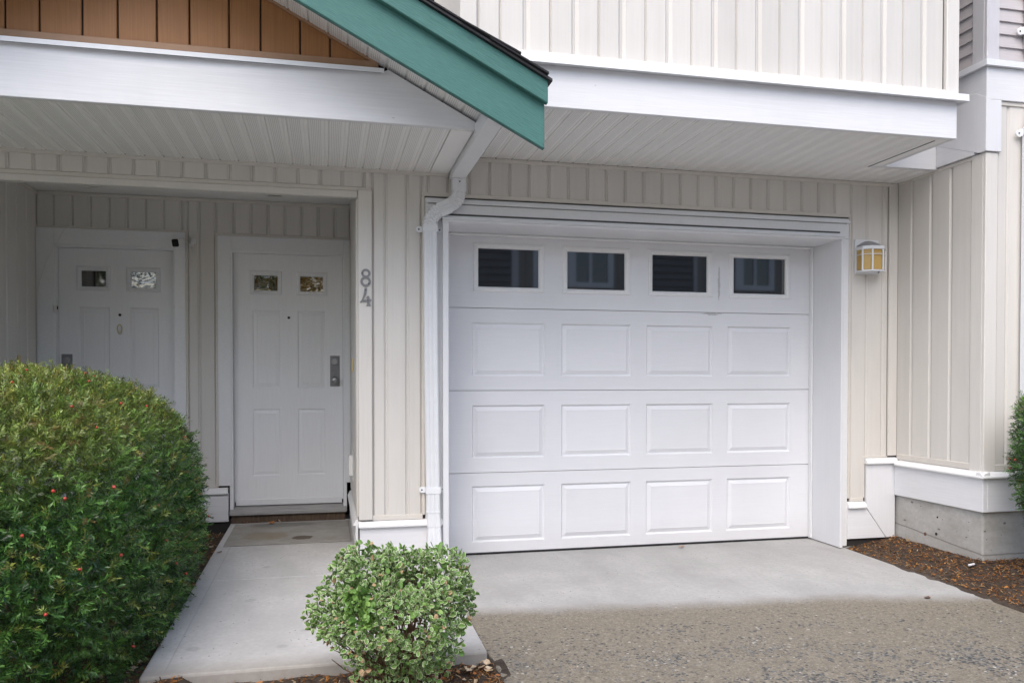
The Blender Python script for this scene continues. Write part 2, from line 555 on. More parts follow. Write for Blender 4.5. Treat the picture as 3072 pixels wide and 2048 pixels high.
M['walk'] = concrete('walk_concrete', (.56, .555, .55), walk=True)
M['drive'] = concrete('driveway_concrete', (.45, .445, .435), True)
M['lane'] = concrete('unseen_bounce_lane_concrete', (.54, .53, .51))
M['found'] = concrete('foundation_concrete', (.54, .53, .505), found=True)


def doormat_mat():
    t = NT('worn_doormat')
    n1 = t.noise(t.pos(), 5, 6, .65); n2 = t.noise(t.pos(), 60, 4, .6)
    c = t.mix(t.ramp(n1, [(.32, 0.0), (.68, 1.0)]), (.27, .25, .215), (.39, .385, .37))
    c = t.mix(t.math('MULTIPLY', n2, .4), c, (.20, .19, .17))
    def blob(cx, cy, rx, ry, colr, k):
        nonlocal c
        vec = t.pos((1 / rx, 1 / ry, 0), (-cx / rx, -cy / ry, 0))
        ln = t.new('ShaderNodeVectorMath', operation='LENGTH'); t.l.new(vec, ln.inputs[0])
        d = t.math('ADD', ln.outputs['Value'], t.math('MULTIPLY', t.math('SUBTRACT', t.noise(t.pos(), 30, 4, .7), .5), .9))
        c = t.mix(t.math('MULTIPLY', t.ramp(d, [(.75, 1.0), (1.05, 0.0)]), k), c, colr)
    blob(-.19, 6.21, .085, .075, (.085, .06, .04), .92)
    blob(-.47, 6.32, .20, .16, (.24, .19, .12), .55)
    blob(-.36, 6.72, .30, .09, (.13, .13, .13), .5)
    t.col(c); t.rough(.85); t.bump(n2, .4, .002)
    return t.mat


M['mat'] = doormat_mat()


def soil_mat():
    t = NT('mulch_soil')
    n1 = t.noise(t.pos(), 3, 6, .65); n2 = t.noise(t.pos(), 60, 5, .7)
    c = t.mix(t.ramp(n2, [(.3, 0.0), (.7, 1.0)]), (.022, .016, .012), (.085, .06, .042))
    c = t.mix(t.ramp(n1, [(.5, 0.0), (.72, .7)]), c, (.13, .10, .08))
    t.col(c); t.rough(.95); t.bump(n2, .9, .012)
    return t.mat


M['soil'] = soil_mat()


def asphalt_mat():
    t = NT('asphalt')
    n = t.noise(t.pos(), 80, 4, .7)
    t.col(t.mix(n, (.035, .035, .037), (.075, .073, .07))); t.rough(.8); t.bump(n, .5, .004)
    return t.mat


M['asphalt'] = asphalt_mat()


def leaf_mat(name, rough=.42, trans=.25, spec=.4, gain=1.0):
    """foliage coloured by the per-leaf colour attribute"""
    t = NT(name)
    a = t.new('ShaderNodeAttribute'); a.attribute_name = 'tint'
    c = a.outputs['Color']
    if gain != 1.0: c = t.mix(1.0, c, (gain, gain, gain), 'MULTIPLY')
    t.col(c); t.rough(rough)
    t.p.inputs['Specular IOR Level'].default_value = spec
    tr = t.new('ShaderNodeBsdfTranslucent'); t.l.new(c, tr.inputs['Color'])
    mx = t.new('ShaderNodeMixShader'); mx.inputs[0].default_value = trans
    t.l.new(t.p.outputs[0], mx.inputs[1]); t.l.new(tr.outputs[0], mx.inputs[2])
    t.l.new(mx.outputs[0], t.out.inputs['Surface'])
    return t.mat


M['leaf'] = leaf_mat('foliage', .34, .18, .55)
M['litter'] = leaf_mat('litter', .8, .1, .2)


def vleaf(name, c1, c2):
    t = NT(name)
    t.col(t.mix(t.rand(), c1, c2)); t.rough(.4)
    t.p.inputs['Specular IOR Level'].default_value = .35
    return t.mat


M['vleaf_green'] = vleaf('leaf_green', (.085, .185, .042), (.20, .33, .075))
M['vleaf_cream'] = vleaf('leaf_cream', (.52, .58, .36), (.66, .68, .48))
M['dead_leaf'] = vleaf('dead_leaf', (.38, .24, .13), (.50, .36, .22))
M['berry'] = paint('red_berry', (.46, .05, .035), .35, (40, 40, 40), .1, .02, .05)
M['dryleaf'] = vleaf('dry_leaf', (.36, .13, .035), (.45, .28, .14))
M['paleleaf'] = vleaf('pale_dry_leaf', (.50, .36, .22), (.62, .50, .36))
M['paper'] = paint('paper_scrap', (.72, .71, .76), .8, (40, 40, 40), .04, .2, .1)

# ------------------------------------------------------------------ main planes (metres; camera above the origin)
YF, YD, YB, YE, YU, YBAY, XS = 5.40, 5.737, 6.92, 4.40, 4.30, 4.535, 4.30
XAL, XAR = -2.215, .19            # entry recess, left and right side
ZSE, ZSG = 2.668, 2.790           # entry soffit, garage soffit
SL = -.515                        # roof slope of the entry gable
XRIDGE = -1.0


def walk_z(y): return .03 + (y - 3.6) * (.10 - .03) / (6.9 - 3.6)
def drive_z(y): return 0.0 - max(0.0, 5.35 - y) * .016


# ------------------------------------------------------------------ ground, walk, driveway, lane
def ground():
    xs = np.unique(np.concatenate([[-300, -120, -50, -20, -10], np.arange(-6, 8.01, .07), [10, 20, 50, 120, 300]]))
    ys = np.unique(np.concatenate([[-300, -120, -50, -25, -14], np.arange(-8, 1.5, .5), np.arange(1.5, 7.51, .07), [9, 12, 20, 50, 120, 300]]))
    X, Y = np.meshgrid(xs, ys)
    rg = np.random.default_rng(3)
    Z = np.full_like(X, -.055)
    near = (X > -6) & (X < 8) & (Y > 1.5) & (Y < 7.5)
    Z += np.where(near, rg.normal(0, .007, X.shape), 0)
    Z += np.where(near, .012 * np.sin(X * 5.1 + 1) * np.sin(Y * 4.3), 0)
    # bed beside the bay rises to the foundation
    t = np.clip((X - 3.83) / .45, 0, 1)
    Z = np.where((X > 3.6) & near, Z * .4 + .005 + .075 * t * np.clip((Y - 3.2) / 1.0, 0, 1), Z)
    # bed left of the walk
    Z = np.where((X < -.6) & near & (Y > 3.3), Z + .05 + .03 * np.clip((Y - 4) / 2.5, 0, 1), Z)
    Z = np.where((X < .9) & (X > -.7) & near & (Y < 3.75) & (Y > 2.2), Z + .03, Z)
    # below slabs
    slab = ((X > -.74) & (X < .95) & (Y > 3.68)) | ((X > .82) & (X < 3.74)) | ((X > -6.85) & (X < -3.65))
    Z = np.where(slab, -.2, Z)
    Z = np.where(Y < 1.4, -.25, Z)
    V = np.stack([X.ravel(), Y.ravel(), Z.ravel()], 1)
    nx = len(xs); ny = len(ys)
    F = [(j * nx + i, j * nx + i + 1, (j + 1) * nx + i + 1, (j + 1) * nx + i) for j in range(ny - 1) for i in range(nx - 1)]
    me = bpy.data.meshes.new('ground')
    me.from_pydata(V.tolist(), [], F)
    me.materials.append(M['soil'])
    me.polygons.foreach_set('use_smooth', [True] * len(F)); me.update()
    return tag(link('ground', me, (0, 0, 0)), 'dark brown mulch and soil beds around the concrete', 'ground', kind='structure'), xs, ys, Z


GROUND, GXS, GYS, GZ = ground()


def gz(x, y):
    i = int(np.clip(np.searchsorted(GXS, x) - 1, 0, len(GXS) - 2)); j = int(np.clip(np.searchsorted(GYS, y) - 1, 0, len(GYS) - 2))
    u = (x - GXS[i]) / (GXS[i + 1] - GXS[i]); v = (y - GYS[j]) / (GYS[j + 1] - GYS[j])
    return float(GZ[j, i] * (1 - u) * (1 - v) + GZ[j, i + 1] * u * (1 - v) + GZ[j + 1, i] * (1 - u) * v + GZ[j + 1, i + 1] * u * v)


def slab_yz(x0, x1, pts, zb):
    m = MB()
    prof = [(y, z) for y, z in pts] + [(pts[-1][0], zb), (pts[0][0], zb)]
    return m.prism(prof, 0, x0, x1)


# walk: two slabs with a tooled joint between them
jy = 5.12
w = empty('walkway', (0, 5.2, 0)); tag(w, 'pale grey concrete entry walk leading to the door', 'walkway', kind='structure')
slab_yz(-.78, .715, [(3.61, walk_z(3.61)), (jy - .004, walk_z(jy))], -.25).build('slab', M['walk'], w, bevel=.012, bseg=2)
slab_yz(-.78, .19, [(jy + .004, walk_z(jy)), (6.92, walk_z(6.92))], -.25).build('slab', M['walk'], w, bevel=.006, bseg=2)
slab_yz(.194, .715, [(jy + .004, walk_z(jy)), (5.40, walk_z(5.40))], -.25).build('slab', M['walk'], w, bevel=.006, bseg=2)
slab_yz(-.772, .707, [(3.63, walk_z(3.63) - .035), (5.4, walk_z(5.4) - .035)], -.24).build('joint_filler', M['soil'], w)

dpts = [(.7, drive_z(.7)), (3.0, drive_z(3.0)), (4.5, drive_z(4.5)), (5.35, 0.0), (5.80, 0.0)]
dr = slab_yz(.742, 3.835, dpts, -.3).build('driveway', M['drive'], None, bevel=.008, bseg=2)
tag(dr, 'concrete driveway, dry by the garage and wet with exposed stones further out', 'driveway', kind='structure')
dn = slab_yz(-6.9, -3.6, dpts, -.3).build('driveway', M['drive'], None, bevel=.008, bseg=2)  # out-of-view driveway added to bounce light under the soffits
tag(dn, 'unseen neighbouring driveway left of the yew, added to bounce light', 'driveway', kind='structure')
la = MB().box(-60, 60, -7.0, .695, -.4, -.12).build('lane', M['lane'])  # lane out of view, coloured pale to throw light up to the soffits
tag(la, 'unseen concrete lane in front of the houses, coloured pale to bounce light', 'lane', kind='structure')

dm = MB()
a0, a1 = 6.03, 6.82
dm.prism([(a0, walk_z(a0) + .002), (a1, walk_z(a1) + .002), (a1, walk_z(a1) + .008), (a0, walk_z(a0) + .008)], 0, -.735, .165)
dm = dm.build('doormat', M['mat'], None, bevel=.002)
tag(dm, 'worn stained grey doormat lying in front of the door', 'doormat')

# ------------------------------------------------------------------ townhouse
HOUSE = empty('townhouse', (1.0, 6.0, 0), 'cream and white townhouse with garage, two entry doors and teal-edged entry gable', 'house')

BOARD_CACHE = {}


def board_mesh(w_, h_, dep, gl, gr_, mat_):
    """vertical siding board: raised face with sloped sides; front towards -Y, origin at bottom centre"""
    key = (round(w_, 4), round(h_, 4), dep, gl, gr_, mat_.name)
    if key in BOARD_CACHE: return BOARD_CACHE[key]
    x0, x1 = -w_ / 2, w_ / 2
    prof = [(x0, 0.0), (x0 + .0015, -.0005), (x0 + gl * .35, -.001), (x0 + gl, -dep), (x1 - gr_, -dep), (x1 - gr_ * .35, -.001), (x1 - .0015, -.0005), (x1, 0.0)]
    m = MB(); m.prism(prof, 2, 0, h_)
    me = bpy.data.meshes.new('siding_board')
    me.from_pydata(m.v, [], m.f); me.materials.append(mat_); me.update()
    BOARD_CACHE[key] = me
    return me


def vboards(parent, lines, z0, z1, Y, mat_, dep=.012, soft=.014, hard=.006, alt=False, side=None, name='siding_board'):
    """boards between consecutive groove lines. side: None faces -Y at plane Y; '+X'/'-X' faces along X at plane X=Y"""
    for k in range(len(lines) - 1):
        a, b = lines[k], lines[k + 1]
        zz0 = z0(.5 * (a + b)) if callable(z0) else z0
        zz1 = z1(.5 * (a + b)) if callable(z1) else z1
        if zz1 - zz0 < .01: continue
        gl, gr_ = (soft, soft) if not alt else ((soft, hard) if k % 2 == 0 else (hard, soft))
        me = board_mesh(b - a - .001, zz1 - zz0, dep, gl, gr_, mat_)
        c = (a + b) / 2
        if side is None: link(name, me, (c, Y, zz0), parent)
        elif side == '-X': link(name, me, (Y, c, zz0), parent, rz=-math.pi / 2)
        else: link(name, me, (Y, c, zz0), parent, rz=math.pi / 2)


def clip_lines(lines, a, b):
    L = [a] + [x for x in lines if a + .012 < x < b - .012] + [b]
    return L


H = HOUSE
FG = [.096 + k * .1405 for k in range(-30, 40)]          # groove lines of the front wall

# --- front wall
fw = MB()
fw.box(-4.2, XAR - .006, YF, YF + .025, 2.50, 2.90)
fw.box(XAR + .009, .66, YF, YF + .12, .10, 2.90)
fw.box(.66, 3.87, YF, YF + .12, 2.50, 2.90)
fw.box(3.87, XS + .05, YF, YF + .12, 0, 2.90)
fw.box(-4.2, XAL, YF, YF + .12, 0, 2.50)
FW = fw.build('front_wall', M['dark_gap'], H)
vboards(FW, clip_lines(FG, -4.2, .287), 2.548, 2.655, YF, M['cream_v'])
vboards(FW, clip_lines(FG, .287, .617), .372, 2.655, YF, M['cream_v'])
vboards(FW, clip_lines(FG, .617, .80), 2.535, 2.655, YF, M['cream_v'])
vboards(FW, clip_lines(FG, .80, 3.89), 2.535, 2.78, YF, M['cream_v'])
vboards(FW, clip_lines(FG, 3.89, 4.223), lambda x: .69 if x > 4.016 else .37, 2.78, YF, M['cream_v'])
vboards(FW, clip_lines(FG, -4.2, XAL - .09), .37, 2.5, YF, M['cream_v'])
MB().box(-4.2, .80, YF - .022, YF, 2.646, 2.672).build('top_trim', M['cream_trim'], FW, bevel=.003)
MB().box(.80, XS - .075, YF - .022, YF, 2.763, 2.788).build('top_trim', M['cream_trim'], FW, bevel=.003)
MB().box(4.223, 4.2985, YF - .022, YF, .69, 2.788).build('corner_trim', M['cream_post'], FW, bevel=.004)
MB().box(-4.2, .285, YF - .016, YF, 2.518, 2.546).build('header_trim', M['cream_trim'], FW, bevel=.003)
MB().box(-4.2, .193, YF - .030, YF + .026, 2.475, 2.516).build('header_board', M['cream_post'], FW, bevel=.003)
post = MB(); post.box(.196, .286, YF - .035, YF - .001, .35, 2.526)
post.build('corner_board', M['cream_post'], FW, bevel=.004)
MB().box(.286, .62, YF - .016, YF, .3425, .376).build('bottom_trim', M['cream_trim'], FW, bevel=.002)
# skirt boards
sk = MB()
sk.box(XAR + .012, .757, YF - .024, YF, .115, .300)
sk.build('skirt_board', M['white_h'], H, bevel=.003)
def capstrip(x0, x1, Y, zb, zt, out=.05, parent=H, mat_=M['white_plain']):
    m = MB(); m.prism([(Y, zt), (Y - out * .55, zt - .004), (Y - out, zb + .012), (Y - out, zb), (Y, zb)], 0, x0, x1)
    return m.build('skirt_cap', mat_, parent, bevel=.002)
capstrip(XAR + .004, .757, YF, .300, .342)

# --- recess: side walls, back wall, ceiling
sw = MB().box(XAL - .12, XAL, YF + .12, YB + .1, 0, 2.9).build('recess_side_wall', M['dark_gap'], H)
SG = [6.889 - k * .193 for k in range(0, 9)][::-1]
vboards(sw, clip_lines(SG, YF + .10, YB), .37, 2.74, XAL, M['cream_v'], side='+X')
MB().box(XAL, XAL + .02, YF + .12, YB, 2.715, 2.745).build('top_trim', M['cream_trim'], sw, bevel=.003)
MB().box(XAL - .085, XAL + .004, YF - .035, YF, .35, 2.526).build('corner_board', M['cream_post'], sw, bevel=.004)
sw2 = MB().box(XAR + .006, XAR + .12, YF + .125, YB + .1, .1, 2.9).build('recess_side_wall', M['dark_gap'], H)
vboards(sw2, clip_lines([YF + .1 + k * .14 for k in range(20)], YF + .001, YB), .37, 2.74, XAR + .006, M['cream_v'], side='-X')
MB().box(XAR - .014, XAR + .004, YF + .002, YB, .13, .31).build('skirt_board', M['white_h'], sw2, bevel=.003)
MB().prism([(XAR - .032, .31), (XAR + .004, .31), (XAR + .004, .352), (XAR - .012, .348)], 1, YF + .002, YB - .06).build('skirt_cap', M['white_plain'], sw2)
bw = MB()
bw.box(XAL, XAR + .01, YB + .003, YB + .15, 2.46, 2.9)
bw.box(-1.11, -.88, YB + .003, YB + .15, .1, 2.46)
bw.box(XAL - .1, XAR + .1, YB + .30, YB + .35, 0, 2.9)
bw.box(XAL, XAR + .01, YB + .003, YB + .3, 0, .13)
BW = bw.build('recess_back_wall', M['dark_gap'], H)
AG = [-2.087 + k * .1341 for k in range(-2, 19)]
vboards(BW, clip_lines(AG, XAL + .004, -1.103), 2.48, 2.735, YB, M['cream_v'])
vboards(BW, clip_lines(AG, -1.103, -.887), .412, 2.735, YB, M['cream_v'])
vboards(BW, clip_lines(AG, -.887, XAR), 2.472, 2.735, YB, M['cream_v'])
MB().box(XAL + .004, XAR, YB - .020, YB, 2.718, 2.745).build('top_trim', M['cream_trim'], BW, bevel=.003)
t_ = MB(); t_.box(XAL + .006, -1.10, YB - .016, YB, 2.462, 2.480); t_.box(-1.118, -1.10, YB - .016, YB, .40, 2.462)
t_.build('door_trim', M['cream_trim'], BW, bevel=.003)
t_ = MB(); t_.box(-.890, XAR - .004, YB - .016, YB, 2.450, 2.470); t_.box(-.890, -.872, YB - .016, YB, .40, 2.450)
t_.build('door_trim', M['cream_trim'], BW, bevel=.003)
MB().box(-1.10, -.875, YB - .014, YB, .3955, .415).build('bottom_trim', M['cream_trim'], BW, bevel=.002)
MB().box(-1.10, -.797, YB - .024, YB + .02, .115, .345).build('skirt_board', M['white_h'], BW, bevel=.003)
capstrip(-1.10, -.800, YB, .345, .395, .05, BW)
ce = MB().box(XAL - .02, XAR + .02, YF + .027, YB + .1, 2.748, 2.80).build('recess_ceiling', M['soffit_plain'], H)
for (x, y) in ((-1.745, 6.61), (-.408, 6.634)):
    q = MB(); q.lathe([(.085, 2.7475), (.085, 2.738), (.060, 2.736), (.055, 2.746)], x, y, 24)
    l_ = q.build('recessed_light', M['plastic'], ce, smooth=False)
    MB().lathe([(.052, 2.747), (.05, 2.7405), (.02, 2.739)], x, y, 20).build('lens', M['grey_metal'], l_)


# --- entry doors
def raised_panel(parent, x0, x1, z0, z1, y, mat_, dep=.008, a=.010, b=.030, c=.004):
    m = MB()
    m.rings([(x0, x1, z0, z1, y), (x0 + a, x1 - a, z0 + a, z1 - a, y + dep), (x0 + a + .004, x1 - a - .004, z0 + a + .004, z1 - a - .004, y + dep),
             (x0 + a + b, x1 - a - b, z0 + a + b, z1 - a - b, y + .002), (x0 + a + b + c, x1 - a - b - c, z0 + a + b + c, z1 - a - b - c, y + .0035)])
    return m.build('raised_panel', mat_, parent)


def entry_door(x0, x1, wins, cols, glassm, lock_left, full, knocker=False):
    """x0,x1 slab edges; wins = two window outlines; cols = two panel columns"""
    yb = YB + .055
    z0, z1 = .262, 2.325
    rows = [(1.207, 1.857), (.477, 1.033)]
    holes = []
    for (wx0, wx1) in wins: holes.append((wx0, wx1, 1.986, 2.182))
    for (cx0, cx1) in cols:
        for (ra, rb) in rows: holes.append((cx0, cx1, ra, rb))
    m = MB(); m.holed(x0, x1, z0, z1, holes, yb, yb + .045)
    d = m.build('entry_door', M['door'], H)
    for k, (wx0, wx1) in enumerate(wins):
        f_ = MB()
        f_.rings([(wx0, wx1, 1.986, 2.182, yb), (wx0 + .006, wx1 - .006, 1.992, 2.176, yb - .010), (wx0 + .018, wx1 - .018, 2.004, 2.164, yb - .012),
                  (wx0 + .034, wx1 - .034, 2.018, 2.146, yb - .006), (wx0 + .036, wx1 - .036, 2.020, 2.144, yb + .012)])
        f_.f.pop(); f_.m.pop()
        f_.build('window_frame', M['white_plain'], d)
        MB().box(wx0 + .034, wx1 - .034, yb + .010, yb + .016, 2.018, 2.146).build('window_pane', glassm[k], d)
    for (cx0, cx1) in cols:
        for (ra, rb) in rows: raised_panel(d, cx0, cx1, ra, rb, yb, M['door'], .007, .008, .030, .003)
    xm = (cols[0][1] + cols[1][0]) / 2
    MB().lathe([(.011, 0), (.011, -.004), (.007, -.005), (.004, -.003)], xm, 1.797, 16, axis=1, c3=yb).build('peephole', M['rubber'], d)
    xl = x0 + .055 if lock_left else x1 - .065
    MB().box(xl - .040, xl + .040, yb - .004, yb + .001, 1.221, 1.481).build('lock_plate', M['grey_metal'], d, bevel=.002)
    MB().lathe([(.030, -.004), (.030, -.014), (.026, -.020), (.016, -.021), (.014, -.017)], xl, 1.430, 24, axis=1, c3=yb).build('deadbolt', M['steel'], d)
    MB().lathe([(.016, -.004), (.013, -.03), (.024, -.042), (.031, -.056), (.030, -.066), (.020, -.074), (.006, -.076)], xl, 1.273, 24, axis=1, c3=yb).build('door_knob', M['steel'], d, smooth=True)
    if knocker:
        kb = MB().lathe([(.018, 0), (.017, -.006), (.010, -.010)], xm, 1.655, 16, axis=1, c3=yb).build('knocker', M['plastic'], d)
        ring = MB()
        ring.tube([(xm + .017 * math.cos(a), yb - .012, 1.685 + .034 * math.sin(a)) for a in np.linspace(0, 2 * math.pi, 17)], .004, 6)
        ring.build('ring', M['yellow_plastic'], kb, smooth=True)
    # sweep along the bottom
    s_ = MB().box(x0 + .01, x1 - .01, yb - .012, yb, z0 - .030, z0 + .022).build('door_sweep', M['white_plain'], d, bevel=.003)
    return d


D1 = entry_door(-.757, .124, [(-.629, -.372), (-.258, -.003)], [(-.609, -.389), (-.246, -.023)], [M['glass_wavy'], M['glass_amber']], False, True)
D2 = entry_door(-2.068, -1.216, [(-1.940, -1.690), (-1.576, -1.318)], [(-1.927, -1.700), (-1.548, -1.334)], [M['glass_dark'], M['glass_sky_streak']], True, True, True)
D2['label'] = 'left white entry door with oval knocker ring'


def door_frame(x0, x1, xo0, xo1, ztop, sillx):
    """casing boards around the opening, inner jamb and threshold"""
    m = MB()
    m.box(xo0, x0 - .012, YB - .022, YB, .41, ztop)
    m.box(x1 + .012, xo1, YB - .022, YB, .41, ztop)
    m.box(x0 - .012, x1 + .012, YB - .022, YB, 2.335, ztop)
    f_ = m.build('door_casing', M['white_plain'], H, bevel=.003)
    j = MB()
    j.box(x0 - .03, x0 - .002, YB - .016, YB + .12, .17, 2.345)
    j.box(x1 + .002, x1 + .03, YB - .016, YB + .12, .17, 2.345)
    j.box(x0 - .002, x1 + .002, YB - .014, YB + .12, 2.318, 2.345)
    j.build('door_jamb', M['white_plain'], f_, bevel=.002)
    s_ = MB(); s_.prism([(YB - .065, .168), (YB + .10, .175), (YB + .10, .232), (YB + .0, .218), (YB - .065, .193)], 0, sillx[0], sillx[1])
    s_.build('threshold', M['sill'], f_, bevel=.003)
    r_ = MB(); r_.box(sillx[0] + .01, sillx[1] - .01, YB - .035, YB + .1, .095, .168)
    r_.build('riser', M['trunk'], f_)


door_frame(-.757, .124, -.872, .186, 2.450, (-.785, .150))
door_frame(-2.068, -1.216, -2.205, -1.118, 2.462, (-2.10, -1.19))

# --- garage: outer trim, frame with drip caps, jambs
gf = MB()
gf.box(.640, .788, YF - .020, YF + .1, .10, 2.345)      # left casing
gf.box(.640, 3.868, YF - .0203, YF + .1, 2.3455, 2.500)   # head casing
gf.box(3.779, 3.868, YF - .020, YF + .1, .008, 2.345)   # right casing
GF = gf.build('garage_casing', M['white_plain'], H, bevel=.003)
jt = MB()
jt.box(.617, 3.890, YF - .018, YF, 2.511, 2.538); jt.box(.617, .637, YF - .018, YF, .37, 2.511); jt.box(3.871, 3.890, YF - .018, YF, .37, 2.511)
jt.build('garage_trim', M['cream_trim'], H, bevel=.003)
for (x0, x1, zt, out) in ((.645, 3.866, 2.500, .040), (.748, 3.806, 2.386, .075)):
    m = MB()
    m.prism([(YF - .018, zt), (YF - .018, zt - .012), (YF - out * .6, zt - .014), (YF - out * .6, zt - .006), (YF - out * .62, zt - .022), (YF - out, zt - .024), (YF - out, zt - .034), (YF - .018, zt - .036)], 0, x0, x1)
    m.build('drip_cap', M['metal_white'], GF)
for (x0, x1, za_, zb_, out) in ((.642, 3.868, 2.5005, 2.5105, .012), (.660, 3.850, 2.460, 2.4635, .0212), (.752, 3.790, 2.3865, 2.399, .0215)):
    MB().box(x0, x1, YF - out, YF + .01, za_, zb_).build('joint_shade_line', M['caulk_shade'], GF)  # dark strips: caulked joints, plus shade under the trim put in as colour
jm = MB()
jm.box(.752, .792, YF - .062, YF - .0205, 0.012, 2.336)
jm.box(.752, 3.800, YF - .062, YF - .0205, 2.336, 2.352)
jm.build('stop_board', M['white_v'], GF, bevel=.003)
rv = MB()
rv.box(.772, .790, YF - .0195, YD + .06, .0, 2.334)
rv.box(3.777, 3.80, YF - .062, YD + .06, .006, 2.334)
rv.box(.774, 3.798, YF - .0193, YD + .059, 2.3342, 2.3442)
rv.build('jamb', M['white_v'], GF, bevel=.002)
st = MB(); st.box(3.763, 3.776, YD - .045, YD - .003, .01, 2.333); st.box(.791, 3.763, YD - .045, YD - .003, 2.318, 2.333)
st.build('weather_strip', M['white_plain'], GF, bevel=.004)

GD = MB().box(.792, 3.775, YD + .03, YD + .05, .02, 2.42).build('garage_door', M['garage'], H)
GD['label'] = 'white sectional garage door with a row of four small windows'
COLS = [(1.020, 1.570), (1.697, 2.249), (2.372, 2.927), (3.050, 3.602)]
WINS = [(1.032, 1.561, 1.07, 1.52), (1.706, 2.241, 1.746, 2.196), (2.385, 2.921, 2.423, 2.874), (3.062, 3.595, 3.103, 3.550)]
secz = [(.018, .598), (.602, 1.198), (1.202, 1.798), (1.802, 2.40)]
prow = [(.092, .503), (.705, 1.093), (1.305, 1.695)]
for k, (za, zb) in enumerate(secz):
    if k < 3: holes = [(c0, c1, prow[k][0], prow[k][1]) for c0, c1 in COLS]
    else: holes = [(w_[0], w_[1], 1.918, 2.272) for w_ in WINS]
    m = MB(); m.holed(.792, 3.775, za, zb, holes, YD, YD + .03)
    s_ = m.build('door_section', M['garage'], GD)
    if k < 3:
        for (c0, c1, a, b) in holes: raised_panel(GD, c0, c1, a, b, YD, M['garage'], .016, .010, .034, .004)
    else:
        for w_ in WINS:
            f_ = MB()
            f_.rings([(w_[0], w_[1], 1.918, 2.272, YD), (w_[0] + .004, w_[1] - .004, 1.922, 2.268, YD - .008), (w_[0] + .022, w_[1] - .022, 1.938, 2.252, YD - .010),
                      (w_[2] - .004, w_[3] + .004, 1.952, 2.238, YD - .003), (w_[2], w_[3], 1.957, 2.232, YD + .012)])
            f_.f.pop(); f_.m.pop()
            f_.build('window_frame', M['white_plain'], GD)
            MB().box(w_[2] - .006, w_[3] + .006, YD + .010, YD + .016, 1.950, 2.238).build('window_pane', M['glass'], GD)
sl_ = MB()
sl_.tube([(.80, YD + .012, .012), (3.77, YD + .012, .012)], .013, 8); sl_.box(.795, 3.772, YD + .004, YD + .022, .012, .022)
sl_.build('bottom_seal', M['rubber'], GD)

# --- right end of the front wall: skirt with raised corner piece
m = MB(); m.prism([(3.869, .06), (4.206, .06), (4.027, .297), (3.869, .297)], 1, YF - .024, YF)
m.build('skirt_board', M['white_h'], H, bevel=.002)
m = MB(); m.prism([(4.031, .300), (4.031, .630), (XS - .014, .630), (XS - .014, .06), (4.2105, .06)], 1, YF - .0245, YF)
m.build('skirt_board', M['white_v'], H, bevel=.002)
capstrip(3.869, 4.022, YF, .297, .345)
capstrip(4.022, XS - .002, YF, .632, .678)
m = MB(); m.box(3.893, 4.012, YF - .016, YF, .3455, .372); m.box(4.006, 4.020, YF - .017, YF, .372, .688); m.box(4.020, 4.222, YF - .016, YF, .6785, .69)
m.build('bottom_trim', M['cream_trim'], H, bevel=.002)

# --- entry soffit and beam
SE = MB().box(-4.2, .80, YE + .041, YF + .02, ZSE + .012, ZSE + .05).build('entry_soffit', M['dark_gap'], H)
def soffit_panel(x0, x1, y0, y1, z, mat_, parent):
    w_ = x1 - x0
    key = (round(w_, 4), round(y1 - y0, 4), mat_.name)
    if key not in BOARD_CACHE:
        a, b = -w_ / 2, w_ / 2
        L = (y1 - y0) / 2
        prof = [(a, .010), (a + .004, .010), (a + .012, 0), (a + w_ * .78, 0), (a + w_ * .80, .003), (a + w_ * .86, .003), (a + w_ * .88, 0), (b - .002, 0), (b, .010)]
        q = MB(); q.prism(prof, 1, -L, L)
        me = bpy.data.meshes.new('soffit_panel'); me.from_pydata(q.v, [], q.f); me.materials.append(mat_); me.update()
        BOARD_CACHE[key] = me
    return link('soffit_panel', BOARD_CACHE[key], ((x0 + x1) / 2, (y0 + y1) / 2, z), parent)
x = .002 + 6 * .1110
while x > -4.1:
    soffit_panel(x - .1110, x, YE + .036, YF - .006, ZSE, M['soffit_entry'], SE)
    x -= .1110
MB().box(.670, .798, YE + .036, YF - .006, ZSE - .004, ZSE + .02).build('soffit_trim', M['grey_metal'] if False else M['soffit_plain'], SE, bevel=.002)
bm = MB(); bm.prism([(-4.2, 2.668), (.822, 2.668), (.822, 2.700), (.325, 2.957), (.285, 2.936), (-4.2, 2.936)], 1, YE, YE + .038)
BM = bm.build('entry_beam', M['white_h'], H, bevel=.003)
m = MB(); m.prism([(YE + .03, 2.962), (YE - .030, 2.950), (YE - .030, 2.926), (YE - .027, 2.926), (YE - .027, 2.945), (YE + .03, 2.955)], 0, -4.2, .300)
m.build('beam_flashing', M['metal_white'], BM)

# --- brown gable wall above the beam
YGB = YE + .07
def rake_z(x, off=0.0): return 3.112 + SL * (abs(x - XRIDGE) - (.035 - XRIDGE)) + off
gb = MB(); gb.prism([(-2.35, 2.94), (.35, 2.94), (.35, rake_z(.35, .012)), (XRIDGE, rake_z(XRIDGE, .012)), (-2.35, rake_z(.35, .012))], 1, YGB + .002, YGB + .9)
GB = gb.build('gable_wall', M['dark_gap'], H)
BL = [-1.553, -1.399, -1.203, -1.038, -.852, -.694, -.499, -.340, -.138, .018, .215]
BL = [-1.553 - .178 * k for k in range(5, 0, -1)] + BL
for k in range(len(BL) - 1):
    a, b = BL[k] + .004, BL[k + 1] - .004
    za_, zb_ = rake_z(a, .02), rake_z(b, .02)
    pts = [(a, 2.99), (b, 2.99), (b, max(zb_, 2.995))]
    if a < XRIDGE < b: pts.append((XRIDGE, rake_z(XRIDGE, .02)))
    pts.append((a, max(za_, 2.995)))
    q = MB(); q.prism(pts, 1, YGB - .012, YGB)
    q.build('siding_board', M['brown'], GB, bevel=.004)
